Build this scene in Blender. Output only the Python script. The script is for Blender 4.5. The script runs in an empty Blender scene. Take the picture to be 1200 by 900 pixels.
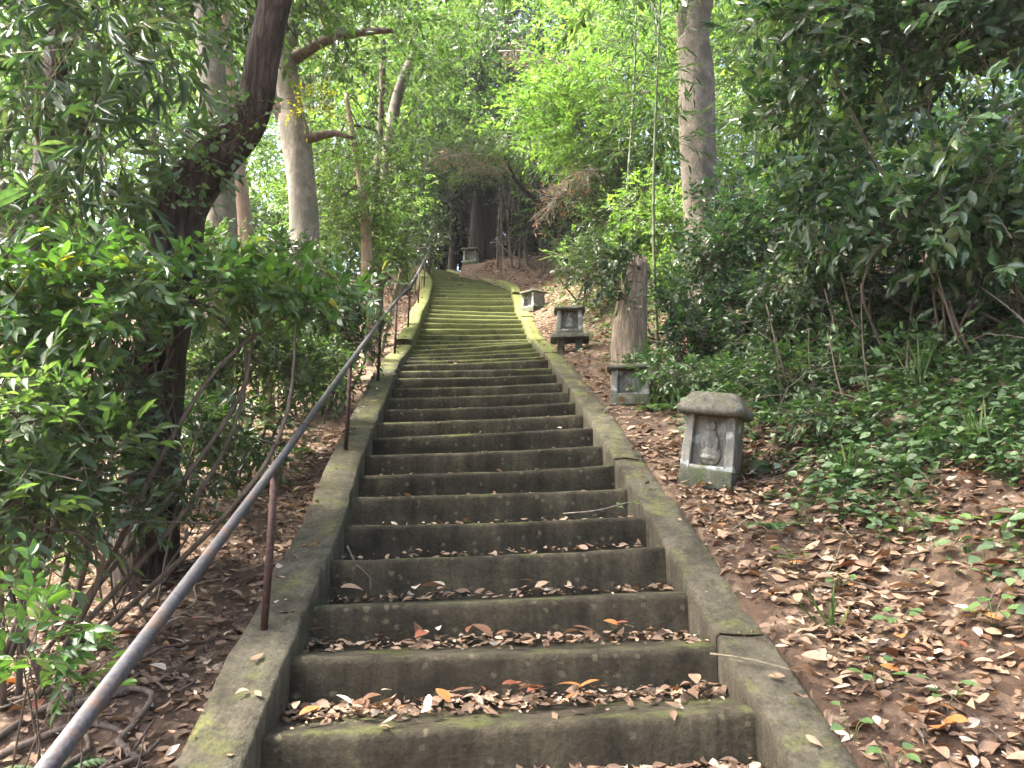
import bpy, bmesh, math, random
import numpy as np
from mathutils import Vector, Matrix

rnd = random.Random(7)
RNG = np.random.default_rng(11)
SC = bpy.context.scene
COL = SC.collection
R = math.radians

# ------------------------------------------------------------------ camera, sky, sun, exposure
EYE = 1.6
PITCH = R(9.7)
cam_d = bpy.data.cameras.new('camera')
cam_d.sensor_fit = 'HORIZONTAL'
cam_d.sensor_width = 36.0
cam_d.lens = 36.0 * 900.0 / 1200.0
cam_d.clip_start = 0.05
cam_d.clip_end = 1000.0
cam = bpy.data.objects.new('camera', cam_d)
COL.objects.link(cam)
cam.location = (0, 0, EYE)
cam.rotation_euler = (math.pi / 2 + PITCH, 0, 0)
SC.camera = cam

SUN_AZ, SUN_EL = R(-90), R(57)          # clockwise from +Y (straight ahead)
world = bpy.data.worlds.new('World')
SC.world = world
world.use_nodes = True
wn = world.node_tree
wn.nodes.clear()
sky = wn.nodes.new('ShaderNodeTexSky')
sky.sky_type = 'NISHITA'
sky.sun_disc = False
sky.sun_elevation = SUN_EL
sky.sun_rotation = SUN_AZ
sky.air_density = 0.8
sky.dust_density = 7.0
sky.ozone_density = 1.0
bg = wn.nodes.new('ShaderNodeBackground')
bg.inputs[1].default_value = 0.15
wo = wn.nodes.new('ShaderNodeOutputWorld')
wn.links.new(sky.outputs[0], bg.inputs[0])
wn.links.new(bg.outputs[0], wo.inputs[0])
sun_d = bpy.data.lights.new('sun', 'SUN')
sun_d.energy = 3.8
sun_d.angle = R(9.0)
sun_d.color = (1.0, 0.95, 0.86)
sun = bpy.data.objects.new('sun', sun_d)
COL.objects.link(sun)
SUNV = Vector((math.sin(SUN_AZ) * math.cos(SUN_EL), math.cos(SUN_AZ) * math.cos(SUN_EL), math.sin(SUN_EL)))
sun.rotation_euler = SUNV.to_track_quat('Z', 'Y').to_euler()
sun.location = (10, 10, 30)
SC.view_settings.view_transform = 'Standard'
SC.view_settings.look = 'None'
SC.view_settings.exposure = 3.15
SC.view_settings.gamma = 1.0
SC.view_settings.use_curve_mapping = False
cy = SC.cycles
cy.max_bounces = 6
cy.diffuse_bounces = 4
cy.glossy_bounces = 2
cy.transmission_bounces = 4
cy.transparent_max_bounces = 4
cy.caustics_reflective = False
cy.caustics_refractive = False
cy.use_denoising = True

# ------------------------------------------------------------------ helpers
def ray(u, v):
    xc, yc = (u - 600) / 900.0, (450 - v) / 900.0
    return np.array([xc, math.cos(PITCH) - yc * math.sin(PITCH), math.sin(PITCH) + yc * math.cos(PITCH)])

def at(u, v, D):
    """world point seen at photo pixel u,v at D metres ahead"""
    r = ray(u, v)
    return r * (D / r[1]) + np.array([0, 0, EYE])

def hash2(ix, iy, seed=0):
    h = (ix.astype(np.int64) * 374761393 + iy.astype(np.int64) * 668265263 + seed * 982451653) & 0xffffffff
    h = ((h ^ (h >> 13)) * 1274126177) & 0xffffffff
    return ((h ^ (h >> 16)) & 0xffff) / 65535.0

def vnoise(x, y, seed=0):
    x = np.asarray(x, float); y = np.asarray(y, float)
    ix, iy = np.floor(x), np.floor(y)
    fx, fy = x - ix, y - iy
    fx = fx * fx * (3 - 2 * fx); fy = fy * fy * (3 - 2 * fy)
    a = hash2(ix, iy, seed); b = hash2(ix + 1, iy, seed)
    c = hash2(ix, iy + 1, seed); d = hash2(ix + 1, iy + 1, seed)
    return (a + (b - a) * fx) * (1 - fy) + (c + (d - c) * fx) * fy

def vnoise3(p, freq, seed=0):
    q = np.asarray(p) * freq
    return (vnoise(q[:, 0] + 7.3 * q[:, 2], q[:, 1], seed) + vnoise(q[:, 1], q[:, 2], seed + 1) + vnoise(q[:, 2], q[:, 0], seed + 2)) / 3

def fbm(x, y, seed=0):
    return vnoise(x, y, seed) * .55 + vnoise(x * 2.1, y * 2.1, seed + 1) * .3 + vnoise(x * 4.3, y * 4.3, seed + 2) * .15

def norm(a):
    return a / np.maximum(np.linalg.norm(a, axis=-1, keepdims=True), 1e-9)

def mesh_np(name, V, faces, smooth=True, tone=None):
    """faces: list of int arrays (n,3) / (n,4)"""
    me = bpy.data.meshes.new(name)
    V = np.asarray(V, np.float32)
    me.vertices.add(len(V))
    me.vertices.foreach_set('co', V.ravel())
    loops = np.concatenate([np.asarray(f, np.int32).ravel() for f in faces])
    cnt = np.concatenate([np.full(len(f), np.asarray(f).shape[1], np.int32) for f in faces])
    st = np.concatenate([[0], np.cumsum(cnt)[:-1]]).astype(np.int32)
    me.loops.add(len(loops))
    me.loops.foreach_set('vertex_index', loops)
    me.polygons.add(len(cnt))
    me.polygons.foreach_set('loop_start', st)
    me.polygons.foreach_set('loop_total', cnt)
    me.polygons.foreach_set('use_smooth', np.full(len(cnt), smooth))
    if tone is not None:
        a = me.attributes.new('tone', 'FLOAT', 'POINT')
        a.data.foreach_set('value', np.asarray(tone, np.float32))
    me.update(calc_edges=True)
    me.validate()
    return me

class MB:
    """collects pieces of ONE mesh"""
    def __init__(s):
        s.V = []; s.F3 = []; s.F4 = []; s.T = []; s.n = 0
    def add(s, V, F, tone=0.5):
        V = np.asarray(V, float); F = np.asarray(F, np.int64)
        (s.F3 if F.shape[1] == 3 else s.F4).append(F + s.n)
        s.V.append(V); s.n += len(V)
        s.T.append(np.broadcast_to(np.asarray(tone, float), (len(V),)))
    def more(s, F):           # extra faces on the last added vertices
        F = np.asarray(F, np.int64); b = s.n - len(s.V[-1])
        (s.F3 if F.shape[1] == 3 else s.F4).append(F + b)
    def mesh(s, name, off=(0, 0, 0), smooth=True):
        F = []
        if s.F3: F.append(np.concatenate(s.F3))
        if s.F4: F.append(np.concatenate(s.F4))
        return mesh_np(name, np.concatenate(s.V) - np.asarray(off, float), F, smooth, np.concatenate(s.T))

def link(name, me, mat, parent=None):
    o = bpy.data.objects.new(name, me)
    COL.objects.link(o)
    if me is not None and mat is not None and not me.materials:
        me.materials.append(mat)
    if parent is not None:
        o.parent = parent
    return o

def part(name, mb, mat, parent, smooth=True):
    """mesh object in world coordinates under an unrotated Empty"""
    return link(name, mb.mesh(name, parent_base(parent), smooth), mat, parent)

def parent_base(p):
    l = np.zeros(3)
    while p is not None:
        l += np.array(p.location); p = p.parent
    return l

def tag(o, label, cat, group=None, kind=None):
    if label: o['label'] = label
    if cat: o['category'] = cat
    if group: o['group'] = group
    if kind: o['kind'] = kind
    return o

def thing(name, label, cat, loc, group=None):
    o = bpy.data.objects.new(name, None)
    COL.objects.link(o)
    o.empty_display_size = .2
    o.location = [float(v) for v in loc]
    return tag(o, label, cat, group)

def catmull(P, step):
    P = np.asarray(P, float)
    Q = np.vstack([2 * P[0] - P[1], P, 2 * P[-1] - P[-2]])
    out = []
    for i in range(1, len(Q) - 2):
        a, b, c, d = Q[i - 1], Q[i], Q[i + 1], Q[i + 2]
        n = max(2, int(np.linalg.norm(c[:3] - b[:3]) / step))
        for k in range(n):
            t = k / n
            out.append(.5 * ((2 * b) + (c - a) * t + (2 * a - 5 * b + 4 * c - d) * t * t + (3 * b - a - 3 * c + d) * t ** 3))
    out.append(Q[-2])
    return np.array(out)

def fit_r(r, n):
    r = np.atleast_1d(np.asarray(r, float))
    return r if len(r) == n else np.interp(np.linspace(0, 1, n), np.linspace(0, 1, len(r)), r) if len(r) > 1 else np.full(n, r[0])

def tube(mb, P, r, n=8, step=None, rough=0.0, ridges=0, seed=0, cap=True, tone=.5):
    """P (k,3), r (k,) -> tapered tube with a smooth path and uneven skin"""
    P = np.asarray(P, float); r = fit_r(r, len(P))
    if step:
        A = catmull(np.column_stack([P, r]), step)
        P, r = A[:, :3], np.maximum(A[:, 3], .0008)
    k = len(P)
    T = norm(np.gradient(P, axis=0))
    ref = np.array([0.31, 0.95, 0.05])
    if abs(T[0] @ ref) > .9: ref = np.array([1.0, .1, 0])
    U = np.zeros_like(P); u = ref
    for i in range(k):
        u = u - T[i] * (u @ T[i]); u = u / np.linalg.norm(u); U[i] = u
    Wv = np.cross(T, U)
    th = np.linspace(0, 2 * math.pi, n, endpoint=False)
    L = np.concatenate([[0], np.cumsum(np.linalg.norm(np.diff(P, axis=0), axis=1))])
    rr = np.repeat(r[:, None], n, 1)
    if rough:
        TH, LL = np.meshgrid(th, L)
        rm = max(r.max(), .01)
        cx_, sx_ = np.cos(TH), np.sin(TH)
        nz = vnoise(cx_ * 1.3 + 9 + LL * .6 / rm * .35, sx_ * 1.3 + 5 + LL * .5, seed) - .5
        rr = rr * (1 + rough * 2 * nz)
        if ridges:
            nr = vnoise(TH * ridges / (2 * math.pi) + .6 * nz * 3, LL * 5.0, seed + 5) - .5
            rr = rr * (1 + rough * 1.1 * nr)
    V = P[:, None, :] + (np.cos(th)[None, :, None] * U[:, None, :] + np.sin(th)[None, :, None] * Wv[:, None, :]) * rr[:, :, None]
    idx = np.arange(k * n).reshape(k, n)
    a = idx[:-1]; b = idx[1:]
    F = np.stack([a, np.roll(a, -1, 1), np.roll(b, -1, 1), b], -1).reshape(-1, 4)
    V = V.reshape(-1, 3)
    if cap:
        V = np.vstack([V, P[-1], P[0]])
        mb.add(V, F, tone)
        j = np.arange(n)
        top = np.stack([idx[-1], idx[-1][(j + 1) % n], np.full(n, k * n)], -1)
        bot = np.stack([idx[0][(j + 1) % n], idx[0], np.full(n, k * n + 1)], -1)
        mb.more(top); mb.more(bot)
    else:
        mb.add(V, F, tone)

# leaf templates: along, across, lift
T6 = np.array([(0, 0, 0), (.13, .24, .03), (.36, .48, .07), (.62, .42, .06), (.84, .20, -.01), (1, 0, -.10), (.84, -.20, -.01), (.62, -.42, .06), (.36, -.48, .07), (.13, -.24, .03), (.34, 0, -.03), (.66, 0, -.04)])
F6 = np.array([(0, 10, 1), (1, 10, 2), (2, 10, 11), (2, 11, 3), (3, 11, 4), (4, 11, 5), (0, 9, 10), (9, 8, 10), (8, 11, 10), (8, 7, 11), (7, 6, 11), (6, 5, 11)])
T2 = np.array([(0, 0, 0), (.42, .5, .07), (1, 0, -.06), (.42, -.5, .07)])
F2 = np.array([(0, 2, 1), (0, 3, 2)])

def leaves(mb, P, D, N, L, W, tone, fine=False, curl=1.0, twist=0.0):
    """P,D,N (n,3); L,W (n,) lengths and widths"""
    T, F = (T6, F6) if fine else (T2, F2)
    n = len(P)
    if n == 0: return
    D = norm(D); S = norm(np.cross(D, N)); N = np.cross(S, D)
    L = np.broadcast_to(np.asarray(L, float), (n,)); W = np.broadcast_to(np.asarray(W, float), (n,))
    curl = np.broadcast_to(np.asarray(curl, float), (n,))
    V = (P[:, None, :] + D[:, None, :] * (T[None, :, 0:1] * L[:, None, None])
         + S[:, None, :] * (T[None, :, 1:2] * W[:, None, None])
         + N[:, None, :] * (T[None, :, 2:3] * (L * curl)[:, None, None]))
    if np.any(twist):
        V = V + N[:, None, :] * ((T[:, 1] * (T[:, 0] - .3))[None, :, None] * (W * twist)[:, None, None])
    m = len(T)
    Fa = (F[None] + (np.arange(n) * m)[:, None, None]).reshape(-1, 3)
    mb.add(V.reshape(-1, 3), Fa, np.repeat(np.broadcast_to(np.asarray(tone, float), (n,)), m))

def twigs(mb, A, B, r0, r1, tone=.3):
    """many straight 3-sided twigs A->B"""
    n = len(A)
    T = norm(B - A)
    ref = np.tile([.3, .2, .93], (n, 1))
    U = norm(np.cross(T, ref)); Wv = np.cross(T, U)
    vs = []
    for base, r in ((A, r0), (B, r1)):
        for k in range(3):
            a = 2 * math.pi * k / 3
            vs.append(base + (U * math.cos(a) + Wv * math.sin(a)) * np.broadcast_to(np.asarray(r, float), (n,))[:, None])
    V = np.stack(vs, 1).reshape(-1, 3)
    F = np.array([(0, 1, 4, 3), (1, 2, 5, 4), (2, 0, 3, 5)])
    mb.add(V, (F[None] + (np.arange(n) * 6)[:, None, None]).reshape(-1, 4), tone)

def in_blobs(rng, blobs, n, gap=0.0, gf=1.4, seed=0, shell=.55):
    """points in ellipsoids (cx,cy,cz,rx,ry,rz[,weight]); returns pts, outward dirs"""
    B = np.array([tuple(b) + (1.0,) * (7 - len(b)) for b in blobs], float)
    w = B[:, 3] * B[:, 4] * B[:, 5]; w = w ** .67 * B[:, 6]; w /= w.sum()
    P = []; O = []; need = n; tries = 0
    while need > 0 and tries < 12:
        tries += 1
        k = rng.choice(len(B), size=int(need * 1.6) + 16, p=w)
        d = norm(rng.normal(size=(len(k), 3)))
        rad = rng.random(len(k)) ** shell
        rad = rad * (1 + .25 * (vnoise3(d * 2.2 + k[:, None] * 3.1, 1.0, seed) - .5) * 2)
        p = B[k, :3] + d * rad[:, None] * B[k, 3:6]
        if gap > 0:
            keep = vnoise3(p, gf, seed + 3) > gap * (.75 + .5 * rng.random(len(p)))
            p, d = p[keep], d[keep]
        P.append(p[:need]); O.append(d[:need]); need -= len(p[:need])
    return np.concatenate(P), np.concatenate(O)

def foliage(leaf_mb, twig_mb, blobs, n_sprays, per=9, twig=.28, size=.07, aspect=.42, fine=False, droop=.25, up=.9,
            gap=.40, gf=1.4, seed=0, outward=.8, spread=.35, tone=(.5, .22), shell=.55, angle=55, twr=.0035, ground_fn=None, pick=0, pick_to=None):
    rng = np.random.default_rng(1000 + seed)
    C, O = in_blobs(rng, blobs, n_sprays, gap, gf, seed, shell)
    if ground_fn is not None:
        k = C[:, 2] > ground_fn(C[:, 0], C[:, 1]) + .05
        C, O = C[k], O[k]
    n = len(C)
    d = norm(O * outward + rng.normal(size=(n, 3)) * .65 + np.array([0, 0, .10]))
    nn = norm(np.array([0, 0, 1.0]) * up + rng.normal(size=(n, 3)) * spread)
    side = norm(np.cross(d, nn)); nn = np.cross(side, d)
    Lt = twig * (.6 + .8 * rng.random(n))
    if twig_mb is not None:
        twigs(twig_mb, C - d * (Lt * .35)[:, None], C + d * (Lt * .9)[:, None], twr, twr * .4)
    t = (np.arange(per) + .3) / per
    sgn = np.where(np.arange(per) % 2 == 0, 1.0, -1.0)
    tt = t[None, :] + rng.normal(size=(n, per)) * .06
    ang = R(angle) * (1.05 - .75 * tt) + rng.normal(size=(n, per)) * .25
    P = C[:, None, :] + d[:, None, :] * (tt * Lt[:, None])[..., None]
    P[..., 2] -= droop * .35 * (tt ** 2) * Lt[:, None]
    D = d[:, None, :] * np.cos(ang)[..., None] + side[:, None, :] * (np.sin(ang) * sgn[None, :])[..., None]
    D = D + rng.normal(size=(n, per, 3)) * .16
    D[..., 2] -= droop * (.4 + .8 * rng.random((n, per)))
    N = nn[:, None, :] + rng.normal(size=(n, per, 3)) * spread
    L = size * (.55 + .75 * rng.random((n, per))) * (1.08 - .35 * np.abs(tt - .5))
    tn = tone[0] + tone[1] * (rng.normal(size=(n, 1)) * .7 + rng.normal(size=(n, per)) * .7)
    m = n * per
    P, D, N, L = P.reshape(m, 3), D.reshape(m, 3), N.reshape(m, 3), L.ravel()
    Wd = L * aspect * (.85 + .3 * rng.random(m)); tn = np.clip(tn, 0, 1).ravel(); cu = .6 + 1.1 * rng.random(m)
    if pick:                  # the leaves that show largest become parts of their own
        rel = P - np.array([0, 0, EYE])
        fwd = rel[:, 1] * math.cos(PITCH) + rel[:, 2] * math.sin(PITCH)
        upv = -rel[:, 1] * math.sin(PITCH) + rel[:, 2] * math.cos(PITCH)
        vis = (np.abs(rel[:, 0] / fwd) < .68) & (np.abs(upv / fwd) < .51)
        score = np.where(vis, fwd / L, 1e9)
        order = np.argsort(score)
        a, rest = order[:pick], order[pick:]
        pb = parent_base(pick_to[0])
        Dn = norm(D); Sn = norm(np.cross(Dn, N)); Nn = np.cross(Sn, Dn)
        for i in a:
            o = bpy.data.objects.new('leaf', unit_leaf(pick_to[1], tn[i]))
            COL.objects.link(o); o.parent = pick_to[0]
            q = P[i] - pb
            o.matrix_basis = Matrix([[Dn[i][r] * L[i], Sn[i][r] * Wd[i], Nn[i][r] * L[i] * cu[i], q[r]] for r in range(3)] + [[0, 0, 0, 1]])
        P, D, N, L, Wd, tn, cu = P[rest], D[rest], N[rest], L[rest], Wd[rest], tn[rest], cu[rest]
    leaves(leaf_mb, P, D, N, L, Wd, tn, fine, cu)

UNIT = {}
def unit_leaf(mat, tone):
    key = (mat.name, int(tone * 7.99))
    if key not in UNIT:
        me = mesh_np('leaf', T6, [F6], True, np.full(len(T6), (key[1] + .5) / 8))
        me.materials.append(mat)
        UNIT[key] = me
    return UNIT[key]

# ------------------------------------------------------------------ materials
def mat_new(name):
    m = bpy.data.materials.new(name)
    m.use_nodes = True
    nt = m.node_tree
    nt.nodes.clear()
    return m, nt

def nd(nt, t, **kw):
    n = nt.nodes.new(t)
    for k, v in kw.items():
        if k.startswith('i_'):
            key = k[2:]
            n.inputs[int(key) if key.isdigit() else key.replace('_', ' ')].default_value = v
        else:
            setattr(n, k, v)
    return n

def ramp(nt, fac, stops, interp='LINEAR'):
    r = nt.nodes.new('ShaderNodeValToRGB')
    r.color_ramp.interpolation = interp
    e = r.color_ramp.elements
    while len(e) < len(stops): e.new(.5)
    for el, (p, c) in zip(e, stops):
        el.position = p
        el.color = (c[0], c[1], c[2], 1) if not isinstance(c, (int, float)) else (c, c, c, 1)
    if fac is not None: nt.links.new(fac, r.inputs[0])
    return r

def mix(nt, fac, a, b, blend='MIX'):
    m = nt.nodes.new('ShaderNodeMix'); m.data_type = 'RGBA'; m.blend_type = blend
    for sock, v in ((m.inputs[0], fac), (m.inputs[6], a), (m.inputs[7], b)):
        if hasattr(v, 'links'): nt.links.new(v, sock)
        elif isinstance(v, (tuple, list)): sock.default_value = (v[0], v[1], v[2], 1)
        else: sock.default_value = v
    return m.outputs[2]

def leaf_mat(name, stops, rough=.38, trans=.38, spec=.5, tint=(1.2, 1.3, .62), backc=(.16, .20, .11)):
    m, nt = mat_new(name)
    at_ = nd(nt, 'ShaderNodeAttribute', attribute_name='tone')
    rp = ramp(nt, at_.outputs['Fac'], stops)
    geo = nd(nt, 'ShaderNodeNewGeometry')
    tc = nd(nt, 'ShaderNodeTexCoord')
    nz = nd(nt, 'ShaderNodeTexNoise', i_Scale=38.0, i_Detail=2.0)
    nt.links.new(tc.outputs['Object'], nz.inputs['Vector'])
    mott = ramp(nt, nz.outputs['Fac'], [(.3, .78), (.7, 1.15)])
    c1 = mix(nt, 1.0, rp.outputs[0], mott.outputs[0], 'MULTIPLY')
    back = mix(nt, geo.outputs['Backfacing'], c1, mix(nt, .35, c1, backc))
    pb = nd(nt, 'ShaderNodeBsdfPrincipled')
    pb.inputs['Roughness'].default_value = rough
    pb.inputs['Specular IOR Level'].default_value = spec
    nt.links.new(back, pb.inputs['Base Color'])
    tr = nd(nt, 'ShaderNodeBsdfTranslucent')
    nt.links.new(mix(nt, 1.0, c1, tint, 'MULTIPLY'), tr.inputs[0])
    ms = nd(nt, 'ShaderNodeMixShader', i_0=trans)
    nt.links.new(pb.outputs[0], ms.inputs[1]); nt.links.new(tr.outputs[0], ms.inputs[2])
    out = nd(nt, 'ShaderNodeOutputMaterial')
    nt.links.new(ms.outputs[0], out.inputs[0])
    return m

def bark_mat(name, dark, light, scale=14.0, stretch=.16, bump=.6, moss=None, moss_amt=.0, blotch=None, rough=.9):
    m, nt = mat_new(name)
    tc = nd(nt, 'ShaderNodeTexCoord')
    mp = nd(nt, 'ShaderNodeMapping')
    mp.inputs['Scale'].default_value = (1, 1, stretch)
    nt.links.new(tc.outputs['Object'], mp.inputs['Vector'])
    n1 = nd(nt, 'ShaderNodeTexNoise', i_Scale=scale, i_Detail=6.0, i_Roughness=.65)
    nt.links.new(mp.outputs[0], n1.inputs['Vector'])
    v1 = nd(nt, 'ShaderNodeTexVoronoi', feature='DISTANCE_TO_EDGE', i_Scale=scale * 1.4)
    dist = mix(nt, .12, mp.outputs[0], n1.outputs['Color'])
    nt.links.new(dist, v1.inputs['Vector'])
    rp = ramp(nt, n1.outputs['Fac'], [(.32, dark), (.68, light)])
    crack = ramp(nt, v1.outputs['Distance'], [(0, .35), (.14, 1.0)])
    c = mix(nt, .75 if bump > .45 else .2, rp.outputs[0], crack.outputs[0], 'MULTIPLY')
    n2 = nd(nt, 'ShaderNodeTexNoise', i_Scale=3.2, i_Detail=4.0)
    nt.links.new(tc.outputs['Object'], n2.inputs['Vector'])
    if blotch:
        b = ramp(nt, n2.outputs['Fac'], [(.46, 0), (.6, 1)])
        c = mix(nt, b.outputs[0], c, blotch)
    if moss:
        n3 = nd(nt, 'ShaderNodeTexNoise', i_Scale=5.0, i_Detail=5.0)
        nt.links.new(tc.outputs['Object'], n3.inputs['Vector'])
        b = ramp(nt, n3.outputs['Fac'], [(.62 - moss_amt * .3, 0), (.72 - moss_amt * .3, .85)])
        c = mix(nt, b.outputs[0], c, moss)
    pb = nd(nt, 'ShaderNodeBsdfPrincipled', i_Roughness=rough)
    pb.inputs['Specular IOR Level'].default_value = .2
    nt.links.new(c, pb.inputs['Base Color'])
    hs = nd(nt, 'ShaderNodeMath', operation='MULTIPLY')
    nt.links.new(n1.outputs['Fac'], hs.inputs[0]); nt.links.new(crack.outputs[0], hs.inputs[1])
    bp = nd(nt, 'ShaderNodeBump', i_Strength=bump, i_Distance=.02)
    nt.links.new(hs.outputs[0], bp.inputs['Height'])
    nt.links.new(bp.outputs[0], pb.inputs['Normal'])
    out = nd(nt, 'ShaderNodeOutputMaterial')
    nt.links.new(pb.outputs[0], out.inputs[0])
    return m

def stone_mat(name, base, pale, moss, moss_bias=0.0, scale=1.0, aggregate=.5, height_moss=False, lichen=0.0):
    """weathered concrete / stone with aggregate, damp stains and moss; 'tone' adds moss"""
    m, nt = mat_new(name)
    tc = nd(nt, 'ShaderNodeTexCoord')
    at_ = nd(nt, 'ShaderNodeAttribute', attribute_name='tone')
    geo = nd(nt, 'ShaderNodeNewGeometry')
    sp = nd(nt, 'ShaderNodeSeparateXYZ')
    nt.links.new(geo.outputs['Normal'], sp.inputs[0])
    big = nd(nt, 'ShaderNodeTexNoise', i_Scale=3.1 * scale, i_Detail=6.0, i_Roughness=.62)
    fine = nd(nt, 'ShaderNodeTexNoise', i_Scale=42.0 * scale, i_Detail=5.0, i_Roughness=.7)
    vor = nd(nt, 'ShaderNodeTexVoronoi', i_Scale=21.0 * scale)
    for n in (big, fine): nt.links.new(geo.outputs['Position'], n.inputs['Vector'])
    nt.links.new(mix(nt, .05, geo.outputs['Position'], fine.outputs['Color']), vor.inputs['Vector'])
    c = ramp(nt, big.outputs['Fac'], [(.3, base), (.72, pale)]).outputs[0]
    fm = ramp(nt, fine.outputs['Fac'], [(.3, .55), (.7, 1.25)])
    c = mix(nt, .85, c, fm.outputs[0], 'MULTIPLY')
    mp = nd(nt, 'ShaderNodeMapping'); mp.inputs['Scale'].default_value = (1, 1, .16)
    nt.links.new(geo.outputs['Position'], mp.inputs['Vector'])
    stk = nd(nt, 'ShaderNodeTexNoise', i_Scale=11.0 * scale, i_Detail=5.0, i_Roughness=.7)
    nt.links.new(mp.outputs[0], stk.inputs['Vector'])
    c = mix(nt, .8, c, ramp(nt, stk.outputs['Fac'], [(.34, .45), (.62, 1.2)]).outputs[0], 'MULTIPLY')
    oi = nd(nt, 'ShaderNodeObjectInfo')
    c = mix(nt, .8, c, ramp(nt, oi.outputs['Random'], [(0, .72), (1, 1.25)]).outputs[0], 'MULTIPLY')
    sep = nd(nt, 'ShaderNodeSeparateColor')
    nt.links.new(vor.outputs['Color'], sep.inputs[0])
    pick = ramp(nt, sep.outputs[0], [(.80, 0), (.84, 1)])
    core = ramp(nt, vor.outputs['Distance'], [(.22, 1), (.36, 0)])
    ag = nd(nt, 'ShaderNodeMath', operation='MULTIPLY')
    nt.links.new(pick.outputs[0], ag.inputs[0]); nt.links.new(core.outputs[0], ag.inputs[1])
    ag2 = nd(nt, 'ShaderNodeMath', operation='MULTIPLY', i_1=aggregate)
    nt.links.new(ag.outputs[0], ag2.inputs[0])
    c = mix(nt, ag2.outputs[0], c, [x * 1.5 for x in pale])
    # moss: tone + noise + faces that look up
    n3 = nd(nt, 'ShaderNodeTexNoise', i_Scale=4.3 * scale, i_Detail=8.0, i_Roughness=.68)
    nt.links.new(geo.outputs['Position'], n3.inputs['Vector'])
    s1 = nd(nt, 'ShaderNodeMath', operation='MULTIPLY_ADD', i_1=.22, i_2=moss_bias)
    nt.links.new(sp.outputs[2], s1.inputs[0])
    s2 = nd(nt, 'ShaderNodeMath', operation='ADD')
    nt.links.new(s1.outputs[0], s2.inputs[0]); nt.links.new(n3.outputs['Fac'], s2.inputs[1])
    s3 = nd(nt, 'ShaderNodeMath', operation='MULTIPLY_ADD', i_1=.5)
    nt.links.new(at_.outputs['Fac'], s3.inputs[0]); nt.links.new(s2.outputs[0], s3.inputs[2])
    mm = ramp(nt, s3.outputs[0], [(.66, 0), (.86, .92)])
    mc = ramp(nt, fine.outputs['Fac'], [(.3, [x * .55 for x in moss]), (.7, [x * 1.3 for x in moss])])
    c = mix(nt, mm.outputs[0], c, mc.outputs[0])
    if lichen:
        n4 = nd(nt, 'ShaderNodeTexNoise', i_Scale=7.0, i_Detail=5.0)
        nt.links.new(tc.outputs['Object'], n4.inputs['Vector'])
        lm = ramp(nt, n4.outputs['Fac'], [(.60 - lichen * .1, 0), (.68 - lichen * .1, .9)])
        c = mix(nt, lm.outputs[0], c, (.5, .53, .5))
    pb = nd(nt, 'ShaderNodeBsdfPrincipled', i_Roughness=.92)
    pb.inputs['Specular IOR Level'].default_value = .25
    nt.links.new(c, pb.inputs['Base Color'])
    hs = nd(nt, 'ShaderNodeMath', operation='ADD')
    nt.links.new(fine.outputs['Fac'], hs.inputs[0]); nt.links.new(big.outputs['Fac'], hs.inputs[1])
    bp = nd(nt, 'ShaderNodeBump', i_Strength=.8, i_Distance=.016)
    nt.links.new(hs.outputs[0], bp.inputs['Height'])
    nt.links.new(bp.outputs[0], pb.inputs['Normal'])
    out = nd(nt, 'ShaderNodeOutputMaterial')
    nt.links.new(pb.outputs[0], out.inputs[0])
    return m

def plain_mat(name, a, b, scale=30., rough=.7, metal=0., bump=.2, spec=.4, tone_stops=None):
    m, nt = mat_new(name)
    tc = nd(nt, 'ShaderNodeTexCoord')
    n1 = nd(nt, 'ShaderNodeTexNoise', i_Scale=scale, i_Detail=5.0, i_Roughness=.65)
    nt.links.new(tc.outputs['Object'], n1.inputs['Vector'])
    c = ramp(nt, n1.outputs['Fac'], [(.35, a), (.65, b)]).outputs[0]
    if tone_stops:
        at_ = nd(nt, 'ShaderNodeAttribute', attribute_name='tone')
        t = ramp(nt, at_.outputs['Fac'], tone_stops)
        mo = ramp(nt, n1.outputs['Fac'], [(.3, .7), (.7, 1.2)])
        c = mix(nt, 1.0, t.outputs[0], mo.outputs[0], 'MULTIPLY')
    pb = nd(nt, 'ShaderNodeBsdfPrincipled', i_Roughness=rough, i_Metallic=metal)
    pb.inputs['Specular IOR Level'].default_value = spec
    nt.links.new(c, pb.inputs['Base Color'])
    bp = nd(nt, 'ShaderNodeBump', i_Strength=bump, i_Distance=.004)
    nt.links.new(n1.outputs['Fac'], bp.inputs['Height'])
    nt.links.new(bp.outputs[0], pb.inputs['Normal'])
    out = nd(nt, 'ShaderNodeOutputMaterial')
    nt.links.new(pb.outputs[0], out.inputs[0])
    return m

M = {}
M['leaf_dark'] = leaf_mat('evergreen_leaf', [(0, (.012, .030, .012)), (.45, (.026, .062, .022)), (.8, (.05, .105, .03)), (1, (.10, .15, .03))], .32, .30, .55)
M['leaf_holly'] = leaf_mat('glossy_leaf', [(0, (.018, .046, .024)), (.5, (.038, .088, .042)), (.85, (.070, .145, .056)), (1, (.13, .20, .06))], .25, .36, .7)
M['leaf_camellia'] = leaf_mat('bright_glossy_leaf', [(0, (.034, .085, .018)), (.5, (.068, .155, .034)), (.9, (.12, .235, .048)), (1, (.32, .30, .04))], .32, .36, .55)
M['leaf_mid'] = leaf_mat('woodland_leaf', [(0, (.034, .066, .026)), (.5, (.066, .122, .044)), (1, (.13, .20, .065))], .45, .5, .4)
M['leaf_bright'] = leaf_mat('young_leaf', [(0, (.060, .125, .032)), (.5, (.098, .19, .046)), (1, (.17, .25, .065))], .5, .5, .3, (1.25, 1.32, .58))
M['leaf_yellow'] = leaf_mat('yellowing_leaf', [(0, (.12, .18, .03)), (.5, (.24, .25, .035)), (1, (.40, .34, .05))], .5, .5, .3)
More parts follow.
